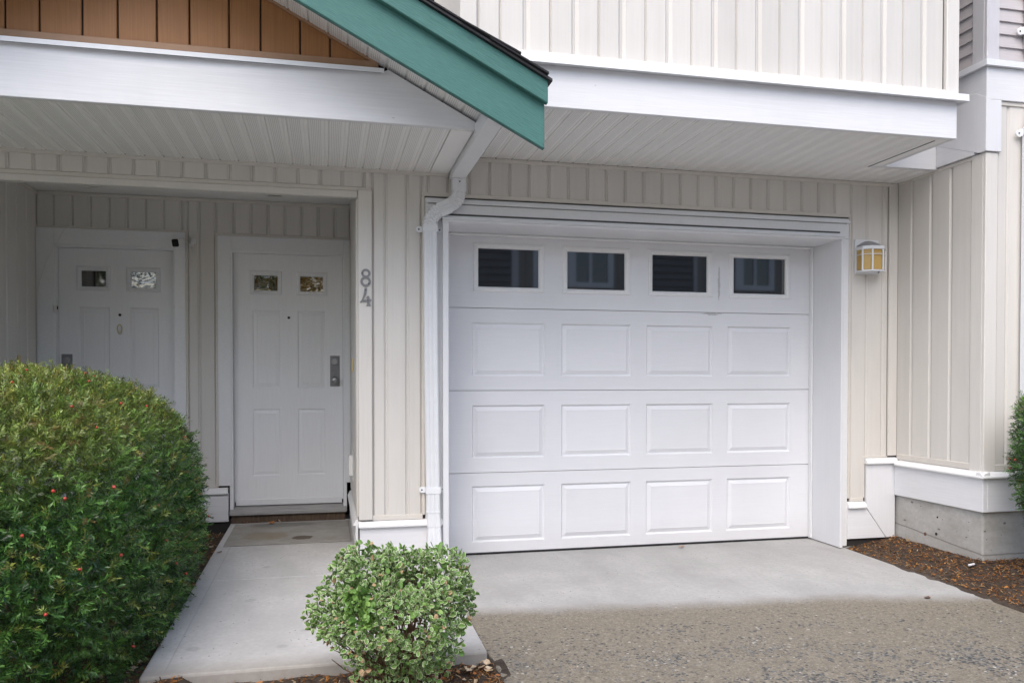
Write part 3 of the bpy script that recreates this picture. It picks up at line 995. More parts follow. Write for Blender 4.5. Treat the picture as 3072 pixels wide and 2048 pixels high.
q = MB(); q.box(-2.3, .275, YGB - .034, YGB, 2.972, 3.012); q.build('bottom_trim', M['brown_trim'], GB, bevel=.006, bseg=2)
for s in (1, -1):
    q = MB()
    xa, xb = XRIDGE, .262
    pts = [(xa, rake_z(xa)), (xb, rake_z(xb)), (xb, rake_z(xb) + .020), (xa, rake_z(xa) + .020)]
    if s < 0: pts = [(2 * XRIDGE - px, pz) for px, pz in pts]
    q.prism(pts, 1, YGB - .030, YGB); q.build('rake_trim', M['brown_trim'], GB, bevel=.004)

# --- rake soffit panels, barge boards, roof
RS = empty('rake_soffit', (XRIDGE, 4.2, 3.3)); RS.parent = H; RS.location = tuple(np.array((XRIDGE, 4.2, 3.3)) - WL[H.name])
WL[RS.name] = np.array((XRIDGE, 4.2, 3.3))
def rs_panel(a, b, sgn):
    prof0 = [(a, .010), (a + .004, .010), (a + .012, 0), (b - .022, 0), (b - .020, .003), (b - .012, .003), (b - .010, 0), (b - .002, 0), (b, .010)]
    pts = [(px, rake_z(px, .013 + pz)) for px, pz in prof0] + [(b, rake_z(b, .03)), (a, rake_z(a, .03))]
    if sgn < 0: pts = [(2 * XRIDGE - px, pz) for px, pz in pts]
    q = MB(); q.prism(pts, 1, 4.035, YE + .06); q.build('soffit_panel', M['soffit_rake'], RS)
xx = .108 - 11 * .103
while xx < .82:
    if xx >= XRIDGE - .01:
        rs_panel(xx, xx + .103, 1); rs_panel(xx, xx + .103, -1)
    xx += .103


def bz(x, x1, z1): return z1 + SL * (x - x1) if x >= XRIDGE else z1 + SL * (2 * XRIDGE - x - x1)


def barge(y0, y1, xe, zbot, ztop, name='barge_board'):
    """plumb-cut board on both slopes"""
    for s in (1, -1):
        pts = [(XRIDGE, zbot + SL * (XRIDGE - xe)), (xe, zbot), (xe, ztop), (XRIDGE, ztop + SL * (XRIDGE - xe))]
        if s < 0: pts = [(2 * XRIDGE - px, pz) for px, pz in pts]
        q = MB(); q.prism(pts, 1, y0, y1)
        o = q.build(name, M['teal'], H, bevel=.004)


barge(4.0, 4.034, 1.092, 2.466, 2.72)
barge(3.962, 3.9985, 1.100, 2.688, 2.803)
# roof deck and shingle courses on both slopes
RF = MB()
RF.prism([(XRIDGE, rake_z(XRIDGE, .09)), (.90, rake_z(.90, .09)), (.90, rake_z(.90, .11)), (XRIDGE, rake_z(XRIDGE, .11)), (2 * XRIDGE - .90, rake_z(.90, .11)), (2 * XRIDGE - .90, rake_z(.90, .09))], 1, 4.036, YF + .02)
ROOF = RF.build('roof', M['dark_metal'], H)
# top surface of the upper barge board, continued as the roof plane
def roof_top(x): return 2.803 + SL * (abs(x - XRIDGE) - (1.100 - XRIDGE))
for s in (1, -1):
    q = MB()
    p2 = [(.90, roof_top(.90) + .001), (.90, roof_top(.90) + .014), (XRIDGE, roof_top(XRIDGE) + .014), (XRIDGE, roof_top(XRIDGE) + .001)]
    if s < 0: p2 = [(2 * XRIDGE - px, pz) for px, pz in p2]
    q.prism(p2, 1, 4.0365, YF - .02)
    pts = [(XRIDGE, roof_top(XRIDGE) + .001), (1.118, roof_top(1.118) + .001), (1.118, roof_top(1.118) + .014), (XRIDGE, roof_top(XRIDGE) + .014)]
    if s < 0: pts = [(2 * XRIDGE - px, pz) for px, pz in pts]
    q.prism(pts, 1, 3.942, 4.036); q.build('drip_edge', M['dark_metal'], ROOF)
    nrow = 14
    for k in range(nrow):
        xe = 1.10 - .005 - k * .145
        if xe - .3 < XRIDGE - .2: break
        for (ya, yb_) in (((3.935, 4.036),) if xe > .93 else ((3.935, 4.72), (4.723, YF - .015))):
            lift = .017 + random.uniform(0, .006) + (.010 if k % 3 == 1 else 0)
            xa = max(xe - .30, XRIDGE)
            pts = [(xa, roof_top(xa) + .015), (xe, roof_top(xe) + lift), (xe, roof_top(xe) + lift + .010), (xa, roof_top(xa) + .022)]
            if s < 0: pts = [(2 * XRIDGE - px, pz) for px, pz in pts]
            q = MB(); q.prism(pts, 1, ya + random.uniform(-.012, .008), yb_); q.build('shingle', M['shingle'], ROOF)
q = MB(); q.prism([(.62, roof_top(.62) + .02), (.845, roof_top(.845) + .02), (.845, roof_top(.845) + .125), (.838, roof_top(.838) + .150), (.832, roof_top(.838) + .118), (.62, roof_top(.62) + .035)], 1, 4.16, 4.19)
q.build('kickout_flashing', M['dark_metal'], ROOF)

# --- gutter along the eave of the entry roof, downspout
gu = MB(); gu.box(.802, .905, 4.05, YF - .030, 2.624, 2.700)
GU = gu.build('gutter', M['metal_white'], H, bevel=.005, bseg=2)


def rect_sweep(path, w_, d_, ridge=None, n_out=.0, name='downspout', parent=H, mat_=None):
    """rectangular pipe swept along a path in the X-Z plane; path rows (x, y, z, angle), angle 0 = straight down"""
    m = MB(); i0 = 0
    rows = []
    for k, (px, py, pz, an, sc_) in enumerate(path):
        ca, sa = math.cos(an), math.sin(an)
        hw, hd = w_ / 2 * sc_, d_ / 2 * sc_
        prof = [(-hw, -hd + .008), (-hw + .008, -hd), (-hw * .45, -hd), (-hw * .40, -hd + .003), (-hw * .2, -hd + .003), (-hw * .15, -hd), (hw * .15, -hd), (hw * .2, -hd + .003), (hw * .4, -hd + .003), (hw * .45, -hd),
                (hw - .008, -hd), (hw, -hd + .008), (hw, hd - .008), (hw - .008, hd), (-hw + .008, hd), (-hw, hd - .008)]
        rows.append([(px + u_ * ca, py + v_, pz + u_ * sa) for u_, v_ in prof])
    for k in range(len(rows) - 1):
        A, B = rows[k], rows[k + 1]
        for j in range(len(A)):
            m.face([A[j], B[j], B[(j + 1) % len(A)], A[(j + 1) % len(A)]])
    m.face(rows[0]); m.face(rows[-1][::-1])
    return m.build(name, mat_ or M['metal_white'], parent)


YDS = YF - .062
# straight pipe
DS = rect_sweep([(.6655, YDS, 2.318, 0, 1), (.672, YDS, 1.4, 0, 1), (.684, YDS, .40, 0, 1)], .090, .066, name='downspout')
# offset elbow with crimps
pth = []
def arc(cx, cz, r_, a0, a1, n):
    out = []
    for k in range(n + 1):
        a = a0 + (a1 - a0) * k / n
        out.append((cx + r_ * math.cos(a), cz + r_ * math.sin(a), a))
    return out
# centre line: down at x=.860, turn left, turn down at x=.6655
bend = R(63)
r1 = .115
c1 = (.860 - r1, 2.545)          # first arc centre (left of pipe)
P1 = [(c1[0] + r1 * math.cos(a), c1[1] + r1 * math.sin(a), a) for a in np.linspace(0, -bend, 15)]
ex, ez = P1[-1][0], P1[-1][1]
d_ = (-math.sin(bend), -math.cos(bend))
# second arc mirrors the first
tot = .860 - .6655
need = (tot - 2 * r1 * (1 - math.cos(bend))) / math.sin(bend)
need = max(need, .01)
fx, fz = ex + d_[0] * need, ez + d_[1] * need
c2 = (fx + r1 * math.cos(bend), fz - r1 * math.sin(bend))
P2 = [(c2[0] - r1 * math.cos(a), c2[1] + r1 * math.sin(a), -a) for a in np.linspace(bend, 0, 15)]
path = [(.860, YDS, 2.622, 0, 1.04), (.860, YDS, 2.56, 0, 1.04)]
for k, (px, pz, an) in enumerate(P1): path.append((px, YDS, pz, an, 1.07 if k % 2 == 0 else .93))
for k, (px, pz, an) in enumerate(P2): path.append((px, YDS, pz, an, 1.07 if k % 2 == 0 else .93))
path.append((.6655, YDS, P2[-1][1] - .02, 0, 1.03))
EL = rect_sweep(path, .092, .066, name='elbow', parent=DS)
BOT = P2[-1][1]
rect_sweep([(.684, YDS, .405, 0, 1.05), (.6845, YDS, .395, 0, 1.05), (.686, YDS, .385, 0, .96), (.690, YDS, .30, 0, 1.02), (.690, YDS, .29, 0, .97), (.692, YDS - .006, .19, 0, 1.03), (.692, YDS - .01, .075, 0, 1.03)], .090, .066, name='outlet_pipe', parent=DS)
for (sx, sz) in ((.6655, 2.283), (.683, .540)):
    q = MB()
    q.box(sx - .049, sx + .049, YDS - .0355, YDS + .034, sz - .022, sz + .022)
    for s in (-1, 1):
        cx = sx + s * .066
        pts = [(cx + .024 * math.cos(a), sz + .022 * math.sin(a)) for a in np.linspace(0, 2 * math.pi, 16, endpoint=False)]
        q.prism(pts, 1, YF - .032, YF - .026)
        q.box(min(sx + s * .045, cx), max(sx + s * .045, cx), YF - .0315, YF - .0265, sz - .019, sz + .019)
    st_ = q.build('strap', M['metal_white'], DS, bevel=.001)
    for s in (-1, 1):
        MB().lathe([(.0055, 0), (.005, -.003), (.003, -.004)], sx + s * .070, sz, 10, axis=1, c3=YF - .032).build('screw', M['rubber'], st_)
MB().lathe([(.0055, 0), (.005, -.003), (.003, -.004)], .862, 2.600, 10, axis=1, c3=YDS - .0345).build('screw', M['rubber'], DS)

# --- upper storey over the garage: soffit, beam, flashing, siding
SGF = MB().box(.72, 3.752, YU + .02, YF + .03, ZSG + .012, 2.90)
SGF.box(3.752, XS, 4.99, YF + .03, ZSG + .0125, 2.899)
SGO = SGF.build('garage_soffit', M['dark_gap'], H)
x = 1.122 - 4 * .1103
while x + .1103 < 3.80:
    x1_ = min(x + .1103, 3.752)
    soffit_panel(x, x1_, YU + .036, YF - .006, ZSG, M['soffit_garage'], SGO)
    x += .1103
x = 3.752
while x < XS - .02:
    soffit_panel(x, min(x + .1103, XS - .006), 5.012, YF - .006, ZSG, M['soffit_garage'], SGO)
    x += .1103
MB().box(3.742, 3.749, YU + .06, 5.0, ZSG - .0025, ZSG + .004).build('soffit_gap', M['dark_gap'], SGO)
MB().box(3.758, 3.852, YU + .036, 5.0, ZSG + .001, ZSG + .03).build('soffit_trim', M['soffit_plain'], SGO, bevel=.003)
MB().box(3.754, XS - .002, 4.968, 5.010, ZSG + .0005, 3.02).build('infill_board', M['white_h'], SGO, bevel=.002)
UB = MB().box(.70, 3.856, YU, YU + .036, 2.790, 3.02).build('garage_beam', M['white_h'], H, bevel=.003)
MB().box(3.820, 3.8555, YU + .0365, 5.0, 2.791, 3.02).build('beam_return', M['white_h'], UB, bevel=.002)
q = MB(); q.prism([(YU + .02, 3.072), (YU - .045, 3.057), (YU - .050, 3.014), (YU - .044, 3.014), (YU - .042, 3.0205), (YU + .02, 3.0205)], 0, .72, 3.900)
q.prism([(YU - .047, 3.0555), (5.0, 3.0555), (5.0, 3.013), (YU - .047, 3.013)], 0, 3.900, 3.904)
q.build('beam_flashing', M['metal_white'], UB)
uw = MB().box(.72, 3.85, YU + .016, 5.1, 3.021, 6.2)
UW = uw.build('upper_wall', M['dark_gap'], H)
UG = [.923, 1.070, 1.208, 1.350, 1.490, 1.628, 1.770, 1.912, 2.052, 2.196, 2.336, 2.480, 2.618, 2.760, 2.898, 3.042, 3.179, 3.324, 3.462, 3.608, 3.757]
vboards(UW, [.790] + UG, 3.078, 6.2, YU + .016, M['cream_v'], dep=.013, soft=.022, hard=.008, alt=True)
MB().box(.80, 3.765, YU - .014, YU + .016, 3.060, 3.086).build('bottom_trim', M['cream_post'], UW, bevel=.007, bseg=3)
MB().box(3.766, 3.856, YU - .016, YU + .10, 3.064, 6.2).build('corner_board', M['cream_post'], UW, bevel=.004)
MB().box(.700, .792, YU - .012, YU + .10, 3.064, 6.2).build('corner_board', M['cream_post'], UW, bevel=.004)
MB().box(3.8505, 3.862, YU + .1005, 5.1, 3.064, 6.2).build('end_wall', M['cream_v'], UW)
MB().box(.7005, .719, YU + .1005, 5.39, 2.905, 6.2).build('end_wall', M['cream_v'], UW)
# main wall above the entry roof
mw = MB(); mw.box(-4.2, .72, YF + .005, YF + .5, 2.905, 6.2); mw.box(.72, 4.30, 5.105, YF + .5, 2.905, 6.2)
MW = mw.build('main_upper_wall', M['dark_gap'], H)
vboards(MW, clip_lines([-4.2 + .1405 * k for k in range(60)], -4.2, .70), 2.91, 6.2, YF + .005, M['cream_v'], alt=True)

# --- bay at the right
by = MB(); by.box(XS + .014, 6.6, YBAY + .014, YB, .35, 6.2)
BAY = by.build('bay', M['dark_gap'], H)
BAY['label'] = 'projecting bay with white bands and taupe lap siding above'
BG = [5.421 - k * .193 for k in range(0, 6)]
vboards(BAY, [4.652, 4.842, 5.035, 5.228, 5.398], .70, 2.79, XS + .014, M['cream_v'], dep=.014, soft=.016, side='-X')
MB().box(XS - .006, XS + .014, 4.648, YF - .024, 2.775, 2.799).build('top_trim', M['cream_trim'], BAY, bevel=.003)
q = MB(); q.box(XS - .006, XS + .014, 4.648, YF - .024, .6625, .705); q.build('bottom_trim', M['cream_trim'], BAY, bevel=.003)
cp = MB(); cp.box(XS - .010, XS + .086, YBAY - .010, YBAY + .014, .655, 2.800); cp.box(XS - .010, XS + .014, YBAY + .014, 4.650, .655, 2.800)
cp.build('corner_board', M['cream_post'], BAY, bevel=.004)
vboards(BAY, clip_lines([4.475 + .193 * k for k in range(-1, 12)], XS + .086, 6.6), .70, 3.14, YBAY + .014, M['cream_v'], dep=.012, soft=.012)
MB().box(XS + .088, 6.6, YBAY - .006, YBAY + .014, .663, .705).build('bottom_trim', M['cream_trim'], BAY, bevel=.003)
# white bands on the bay
q = MB()
q.box(XS - .022, XS + .0135, 4.62, 4.966, 2.803, 2.957)
q.build('band_board', M['white_h'], BAY, bevel=.002)
q = MB(); q.prism([(4.5145, 2.805), (4.576, 2.803), (4.966, 2.958), (4.966, 3.30), (4.60, 3.21), (4.5145, 3.16)], 0, XS - .0235, XS + .013)
q.build('band_board', M['white_v'], BAY, bevel=.002)
q = MB(); q.box(XS - .0220, XS + .0120, 4.5165, YF, 3.165, 3.359); q.box(XS - .0225, 6.6, YBAY - .022, YBAY + .0125, 3.146, 3.36)
q.build('band_board', M['white_h'], BAY, bevel=.002)
MB().box(XS - .0228, XS + .098, YBAY - .0228, YBAY + .012, 2.803, 3.145).build('band_post', M['white_v'], BAY, bevel=.002)
MB().box(XS + .098, 6.6, YBAY - .008, YBAY + .012, 3.118, 3.145).build('top_trim', M['cream_trim'], BAY, bevel=.003)
q = MB(); q.box(XS - .048, XS + .014, YBAY - .048, YF, 3.3615, 3.402); q.box(XS + .0145, 6.6, YBAY - .048, YBAY + .014, 3.3617, 3.4018)
q.build('band_flashing', M['metal_white'], BAY)
# lap siding above the band
lap = MB(); lap.prism([(0, 0), (-.016, .0), (-.004, .088), (0, .088)], 0, 0, 1)
for k in range(26):
    z = 3.4215 + k * .086
    q = MB(); q.prism([(YBAY + .012, z), (YBAY - .008, z), (YBAY + .006, z + .0875), (YBAY + .012, z + .0875)], 0, XS + .086, 6.6); q.build('lap_board', M['taupe'], BAY)
    q = MB(); q.prism([(XS + .012, z), (XS - .008, z), (XS + .006, z + .0875), (XS + .012, z + .0875)], 1, 4.650, YF); q.build('lap_board', M['taupe'], BAY)
cp = MB(); cp.box(XS - .014, XS + .086, YBAY - .014, YBAY + .012, 3.408, 6.2); cp.box(XS - .014, XS + .012, YBAY + .012, 4.650, 3.408, 6.2)
cp.build('corner_board', M['taupe_trim'], BAY, bevel=.004)
# base of the bay
q = MB(); q.box(XS - .024, XS + .012, YBAY - .024, YF - .026, .388, .62); q.box(XS + .012, 6.6, YBAY - .024, YBAY + .012, .3885, .6205)
q.build('skirt_board', M['white_h'], BAY, bevel=.003)
q = MB(); q.prism([(XS + .012, .662), (XS - .024, .655), (XS - .050, .630), (XS - .050, .618), (XS + .012, .618)], 1, YBAY - .045, YF - .052)
q.prism([(YBAY + .012, .6625), (YBAY - .024, .6555), (YBAY - .050, .6305), (YBAY - .050, .6185), (YBAY + .012, .6185)], 0, XS - .047, 6.6)
q.build('skirt_cap', M['white_plain'], BAY, bevel=.002)
q = MB(); q.box(XS + .004, 6.6, YBAY + .004, YB, -.3, .388)
q.build('foundation', M['found'], BAY, bevel=.012, bseg=2)
for (yy_, zz_, rr_, mm_) in ((5.071, .139, .013, M['twig']), (4.961, .160, .011, M['dark_gap']), (4.951, .283, .007, M['dark_gap'])):
    MB().prism([(yy_ + rr_ * math.cos(a), zz_ + rr_ * math.sin(a)) for a in np.linspace(0, 2 * math.pi, 12, endpoint=False)], 0, XS + .0015, XS + .006).build('form_tie', mm_, BAY)
for b_ in ((-4.2, .17, YB + .004, YB + .35, -.3, .114), (.21, .75, YF + .004, YF + .12, -.3, .114), (3.84, XS, YF + .004, YF + .12, -.3, .06)):
    MB().box(*b_).build('foundation', M['found'], H)
# bay downspout
DSB = rect_sweep([(4.615, YBAY - .045, 2.92, 0, 1), (4.615, YBAY - .045, 1.5, 0, 1), (4.615, YBAY - .045, .47, 0, 1)], .095, .066, name='downspout', parent=H)
pb = [(4.625, YBAY - .045, 3.9, 0, 1), (4.620, YBAY - .045, 3.52, 0, 1)]
for k, a in enumerate(np.linspace(0, 1, 10)):
    pb.append((4.620 + .05 * a, YBAY - .045 - .04 * a, 3.50 - .14 * a, -.35 * a, 1.04 if k % 2 else .97))
for k, a in enumerate(np.linspace(0, 1, 10)):
    pb.append((4.67 - .055 * a, YBAY - .085 + .04 * a, 3.16 - .2 * a, .35 * (1 - a), 1.04 if k % 2 else .97))
rect_sweep(pb, .095, .066, name='elbow', parent=DSB)
for sz in (3.625, 2.945):
    q = MB(); q.box(4.562, 4.675, YBAY - .080, YBAY - .012, sz - .022, sz + .022)
    pts = [(4.535 + .026 * math.cos(a), sz - .012 + .024 * math.sin(a)) for a in np.linspace(0, 2 * math.pi, 16, endpoint=False)]
    q.prism(pts, 1, YBAY - .030, YBAY - .024); q.box(4.535, 4.565, YBAY - .031, YBAY - .023, sz - .030, sz + .018)
    st_ = q.build('strap', M['metal_white'], DSB)
    MB().lathe([(.0055, 0), (.005, -.003), (.003, -.004)], 4.532, sz - .012, 10, axis=1, c3=YBAY - .030).build('screw', M['rubber'], st_)
# closing mass behind and above so that no light leaks in
q = MB(); q.box(-4.2, .73, YF + .52, YF + .60, 2.81, 6.2); q.box(-4.2, 6.6, YB + .36, YB + .5, 0, 6.2)
q.box(.32, .70, YF + .13, YB + .36, 0, 2.8)
q.box(.66, .76, YF + .12, YB + .3, 0, 2.9); q.box(3.81, 3.9, YF + .12, YB + .3, 0, 2.9); q.box(.66, 3.9, YF + .12, YB + .3, 2.45, 2.55)
q.box(-4.2, 6.6, 5.0, YB + .5, 6.2, 6.3)
q.build('light_leak_block', M['dark_gap'], H)

# ------------------------------------------------------------------ house number
def px84(u, v):       # pixel of the number close-up to the face of the corner board
    return .2415 + (u - 510) / 11.2 * .002245, 1.952 - (v - 450) / 11.2 * .002245
YN = YF - .036
n8 = MB()
def annulus(m, cu, cv, ro, ri, y0, y1, n=28):
    cx, cz = px84(cu, cv); s = .002245 / 11.2
    for k in range(n):
        a0, a1 = 2 * math.pi * k / n, 2 * math.pi * (k + 1) / n
        pts = [(cx + ri * s * math.cos(a0), cz + ri * s * math.sin(a0)), (cx + ro * s * math.cos(a0), cz + ro * s * math.sin(a0)),
               (cx + ro * s * math.cos(a1), cz + ro * s * math.sin(a1)), (cx + ri * s * math.cos(a1), cz + ri * s * math.sin(a1))]
        m.prism(pts, 1, y0, y1)
annulus(n8, 532, 318, 150, 76, YN - .0055, YN)
annulus(n8, 525, 590, 172, 92, YN - .006, YN)
n8 = n8.build('house_number', M['grey_metal'])
tag(n8, 'grey metal numeral eight screwed to the cream corner board', 'house number', 'house numerals')
for (u, v) in ((412, 318), (627, 655)):
    cx, cz = px84(u, v); MB().lathe([(.0042, 0), (.004, -.002), (.002, -.0025)], cx, cz, 10, axis=1, c3=YN - .006).build('screw', M['rubber'], n8)
o4 = [(485, 800), (565, 795), (570, 860), (545, 1010), (480, 1130), (450, 1185), (555, 1185), (545, 1110), (580, 1060), (630, 1060), (655, 1150), (670, 1175), (700, 1150), (710, 1190), (690, 1240), (650, 1260), (665, 1320), (690, 1370), (690, 1390), (550, 1390), (545, 1365), (570, 1320), (565, 1260), (410, 1255), (380, 1285), (340, 1280), (345, 1255), (400, 1180), (450, 1040), (475, 900)]
n4 = MB(); n4.prism([px84(*p) for p in o4], 1, YN - .006, YN)
n4 = n4.build('house_number', M['grey_metal'])
tag(n4, 'grey metal numeral four screwed below the numeral eight', 'house number', 'house numerals')
for (u, v) in ((516, 873), (597, 1203)):
    cx, cz = px84(u, v); MB().lathe([(.0042, 0), (.004, -.002), (.002, -.0025)], cx, cz, 10, axis=1, c3=YN - .006).build('screw', M['rubber'], n4)

# ------------------------------------------------------------------ wall lantern
LM = empty('wall_lantern', (4.02, YF - .012, 2.09), 'white wall lantern with amber panes on the siding beside the garage', 'wall light')
yw = YF - .013
MB().box(3.918, 4.122, yw - .016, yw, 2.082, 2.345).build('back_plate', M['metal_white'], LM, bevel=.003)
plan = [(3.922, yw - .016), (3.922, 5.292), (3.975, 5.248), (4.065, 5.248), (4.118, 5.292), (4.118, yw - .016)]
def scale_plan(s): return [(4.02 + (px - 4.02) * s, yw - .016 + (py - yw + .016) * s) for px, py in plan]
q = MB(); q.prism(scale_plan(.94), 2, 2.108, 2.262); q.build('pane', M['lamp_glass'], LM)
q = MB(); q.prism(scale_plan(1.06), 2, 2.258, 2.276); q.prism(scale_plan(1.03), 2, 2.276, 2.284); q.build('top_rim', M['metal_white'], LM, bevel=.002)
q = MB(); q.prism(scale_plan(1.04), 2, 2.092, 2.104); q.build('bottom_rim', M['metal_white'], LM, bevel=.002)
for (px, py) in scale_plan(1.0)[0:6]:
    q = MB(); q.box(px - .006, px + .006, py - .006, py + .005, 2.103, 2.259); q.build('post', M['metal_white'], LM, bevel=.002)
bp = scale_plan(1.03)
q = MB()
for k in range(5):
    q.tube([(bp[k][0], bp[k][1], 2.221), (bp[k + 1][0], bp[k + 1][1], 2.221)], .0032, 6)
q.build('cross_bar', M['metal_white'], LM)
q = MB(); n_ = 24
for j, (rr, zz) in enumerate(((1.0, 2.284), (.86, 2.300), (.55, 2.318), (.3, 2.330), (.02, 2.334))):
    ring = []
    for k in range(n_ + 1):
        a = math.pi + math.pi * k / n_
        ring.append((4.02 + .098 * rr * math.cos(a), yw - .016 + .118 * rr * math.sin(a), zz))
    if j:
        for k in range(n_): q.face([prev_[k], prev_[k + 1], ring[k + 1], ring[k]])
    prev_ = ring
q.build('roof', M['grey_metal'], LM, smooth=True)
MB().lathe([(.006, 2.092), (.006, 2.084), (.003, 2.080)], 4.045, 5.27, 10).build('finial', M['grey_metal'], LM)

# ------------------------------------------------------------------ security camera, its plug and cables, sensor, doorbells
SCM = empty('security_camera', (-1.165, 6.80, 2.36), 'small white security camera with black face on the left door casing', 'camera')
def rrect(w_, h_, r_, n=5):
    out = []
    for (sx, sz, a0) in ((1, 1, 0), (-1, 1, 90), (-1, -1, 180), (1, -1, 270)):
        for k in range(n + 1):
            a = R(a0 + 90 * k / n); out.append((sx * (w_ / 2 - r_) + r_ * math.cos(a), sz * (h_ / 2 - r_) + r_ * math.sin(a)))
    return out
q = MB(); q.prism(rrect(.068, .068, .014), 1, -.035, .035)
o = q.build('body', M['plastic'], SCM, bevel=.004, bseg=2, loc=(0, 0, 0)); o.location = (.012, .0, .005); o.rotation_euler = (R(14), 0, R(-28))
q = MB(); q.prism(rrect(.060, .060, .013), 1, -.038, -.034)
o = q.build('face', M['black'], SCM, loc=(0, 0, 0)); o.location = (.012, 0, .005); o.rotation_euler = (R(14), 0, R(-28))
q = MB(); q.tube([(-1.130, 6.83, 2.37), (-1.125, 6.87, 2.385), (-1.125, YB - .022, 2.385)], .010, 10); q.build('mount', M['plastic'], SCM, smooth=True)
q = MB(); q.tube([(-1.105, 6.83, 2.375), (-1.085, 6.84, 2.37), (-1.078, 6.88, 2.34), (-1.070, 6.895, 2.30), (-1.072, 6.90, 2.26), (-1.078, 6.904, 2.22)], .0022, 6); q.build('cable', M['plastic'], SCM, smooth=True)
q = MB(); q.box(-1.070, -1.035, 6.868, YB - .014, 2.370, 2.408); q.box(-1.082, -1.055, 6.872, 6.90, 2.352, 2.371); q.tube([(-1.068, 6.885, 2.353), (-1.085, 6.89, 2.335)], .004, 6); q.tube([(-1.06, 6.89, 2.406), (-1.09, 6.9, 2.44)], .002, 6)
q = q.build('plug_adapter', M['plastic'], None, bevel=.003)
tag(q, 'white plug adapter on the siding right of the small camera', 'plug')
cb = MB(); cb.tube([(-1.938, 6.898, 2.482), (-2.0, 6.893, 2.452), (-2.052, 6.893, 2.347), (-2.135, 6.893, 2.187), (-2.177, 6.893, 2.039), (-2.2, 6.893, 1.949), (-2.198, 6.893, 1.769), (-2.198, 6.893, 1.3), (-2.198, 6.893, .6)], .0026, 6)
tag(cb.build('cable', M['plastic'], None, smooth=True), 'thin white cable hanging down the left door casing', 'cable')
q = MB(); q.box(-2.076, -2.050, 6.880, 6.9035, 1.80, 1.862); q = q.build('door_sensor', M['plastic'], None, bevel=.003)
tag(q, 'small white contact sensor on the left door jamb', 'sensor')
MB().box(-2.054, -2.0475, 6.8785, 6.882, 1.824, 1.850).build('sensor_face', M['black'], q)
q = MB(); q.box(XAR - .017, XAR - .0065, 6.035, 6.07, 1.335, 1.435); tag(q.build('doorbell', M['yellow_plastic'], None, bevel=.003), 'yellowed doorbell button on the recess side wall by the right door', 'doorbell')
q = MB(); q.box(XAL + .0145, XAL + .024, 6.49, 6.53, 1.38, 1.46); tag(q.build('doorbell', M['yellow_plastic'], None, bevel=.003), 'yellowed doorbell button on the recess side wall by the left door', 'doorbell')
q = MB(); q.box(XAR - .040, XAR - .0065, 6.10, 6.22, .56, .71); q.box(XAR - .012, XAR - .0068, 6.02, 6.24, .53, .74)
tag(q.build('outlet_box', M['plastic'], None, bevel=.004), 'white weatherproof outlet box low on the recess side wall', 'outlet')


# ------------------------------------------------------------------ plants
def np_mesh(name, V, F, mat_, tint=None, smooth=False):
    """V (n,3); F (m,k) of constant k"""
    me = bpy.data.meshes.new(name)
    n, (m_, k) = len(V), F.shape
    me.vertices.add(n); me.vertices.foreach_set('co', np.ascontiguousarray(V, np.float32).ravel())
    me.loops.add(m_ * k); me.loops.foreach_set('vertex_index', np.ascontiguousarray(F, np.int32).ravel())
    me.polygons.add(m_); me.polygons.foreach_set('loop_start', np.arange(0, m_ * k, k, dtype=np.int32))
    me.polygons.foreach_set('loop_total', np.full(m_, k, np.int32))
    if tint is not None:
        a = me.attributes.new('tint', 'FLOAT_COLOR', 'POINT')
        a.data.foreach_set('color', np.ascontiguousarray(np.concatenate([tint, np.ones((n, 1))], 1), np.float32).ravel())
    me.materials.append(mat_)
    me.update(calc_edges=True)
    return me


def super_pts(n, rad, p, rg):
    d = rg.normal(size=(n, 3)); d /= np.linalg.norm(d, axis=1)[:, None]
    s = (np.abs(d) ** p).sum(1) ** (-1 / p)
    P = d * s[:, None]
    N = np.sign(P) * np.abs(P) ** (p - 1) / np.array(rad)
    N /= np.linalg.norm(N, axis=1)[:, None]
    return P * np.array(rad), N


def frame(T, rg):
    """orthonormal side and up vectors for directions T"""
    a = rg.normal(size=T.shape); a -= T * (a * T).sum(1)[:, None]; a /= np.linalg.norm(a, axis=1)[:, None]
    return a, np.cross(T, a)


BDEPTH = {}


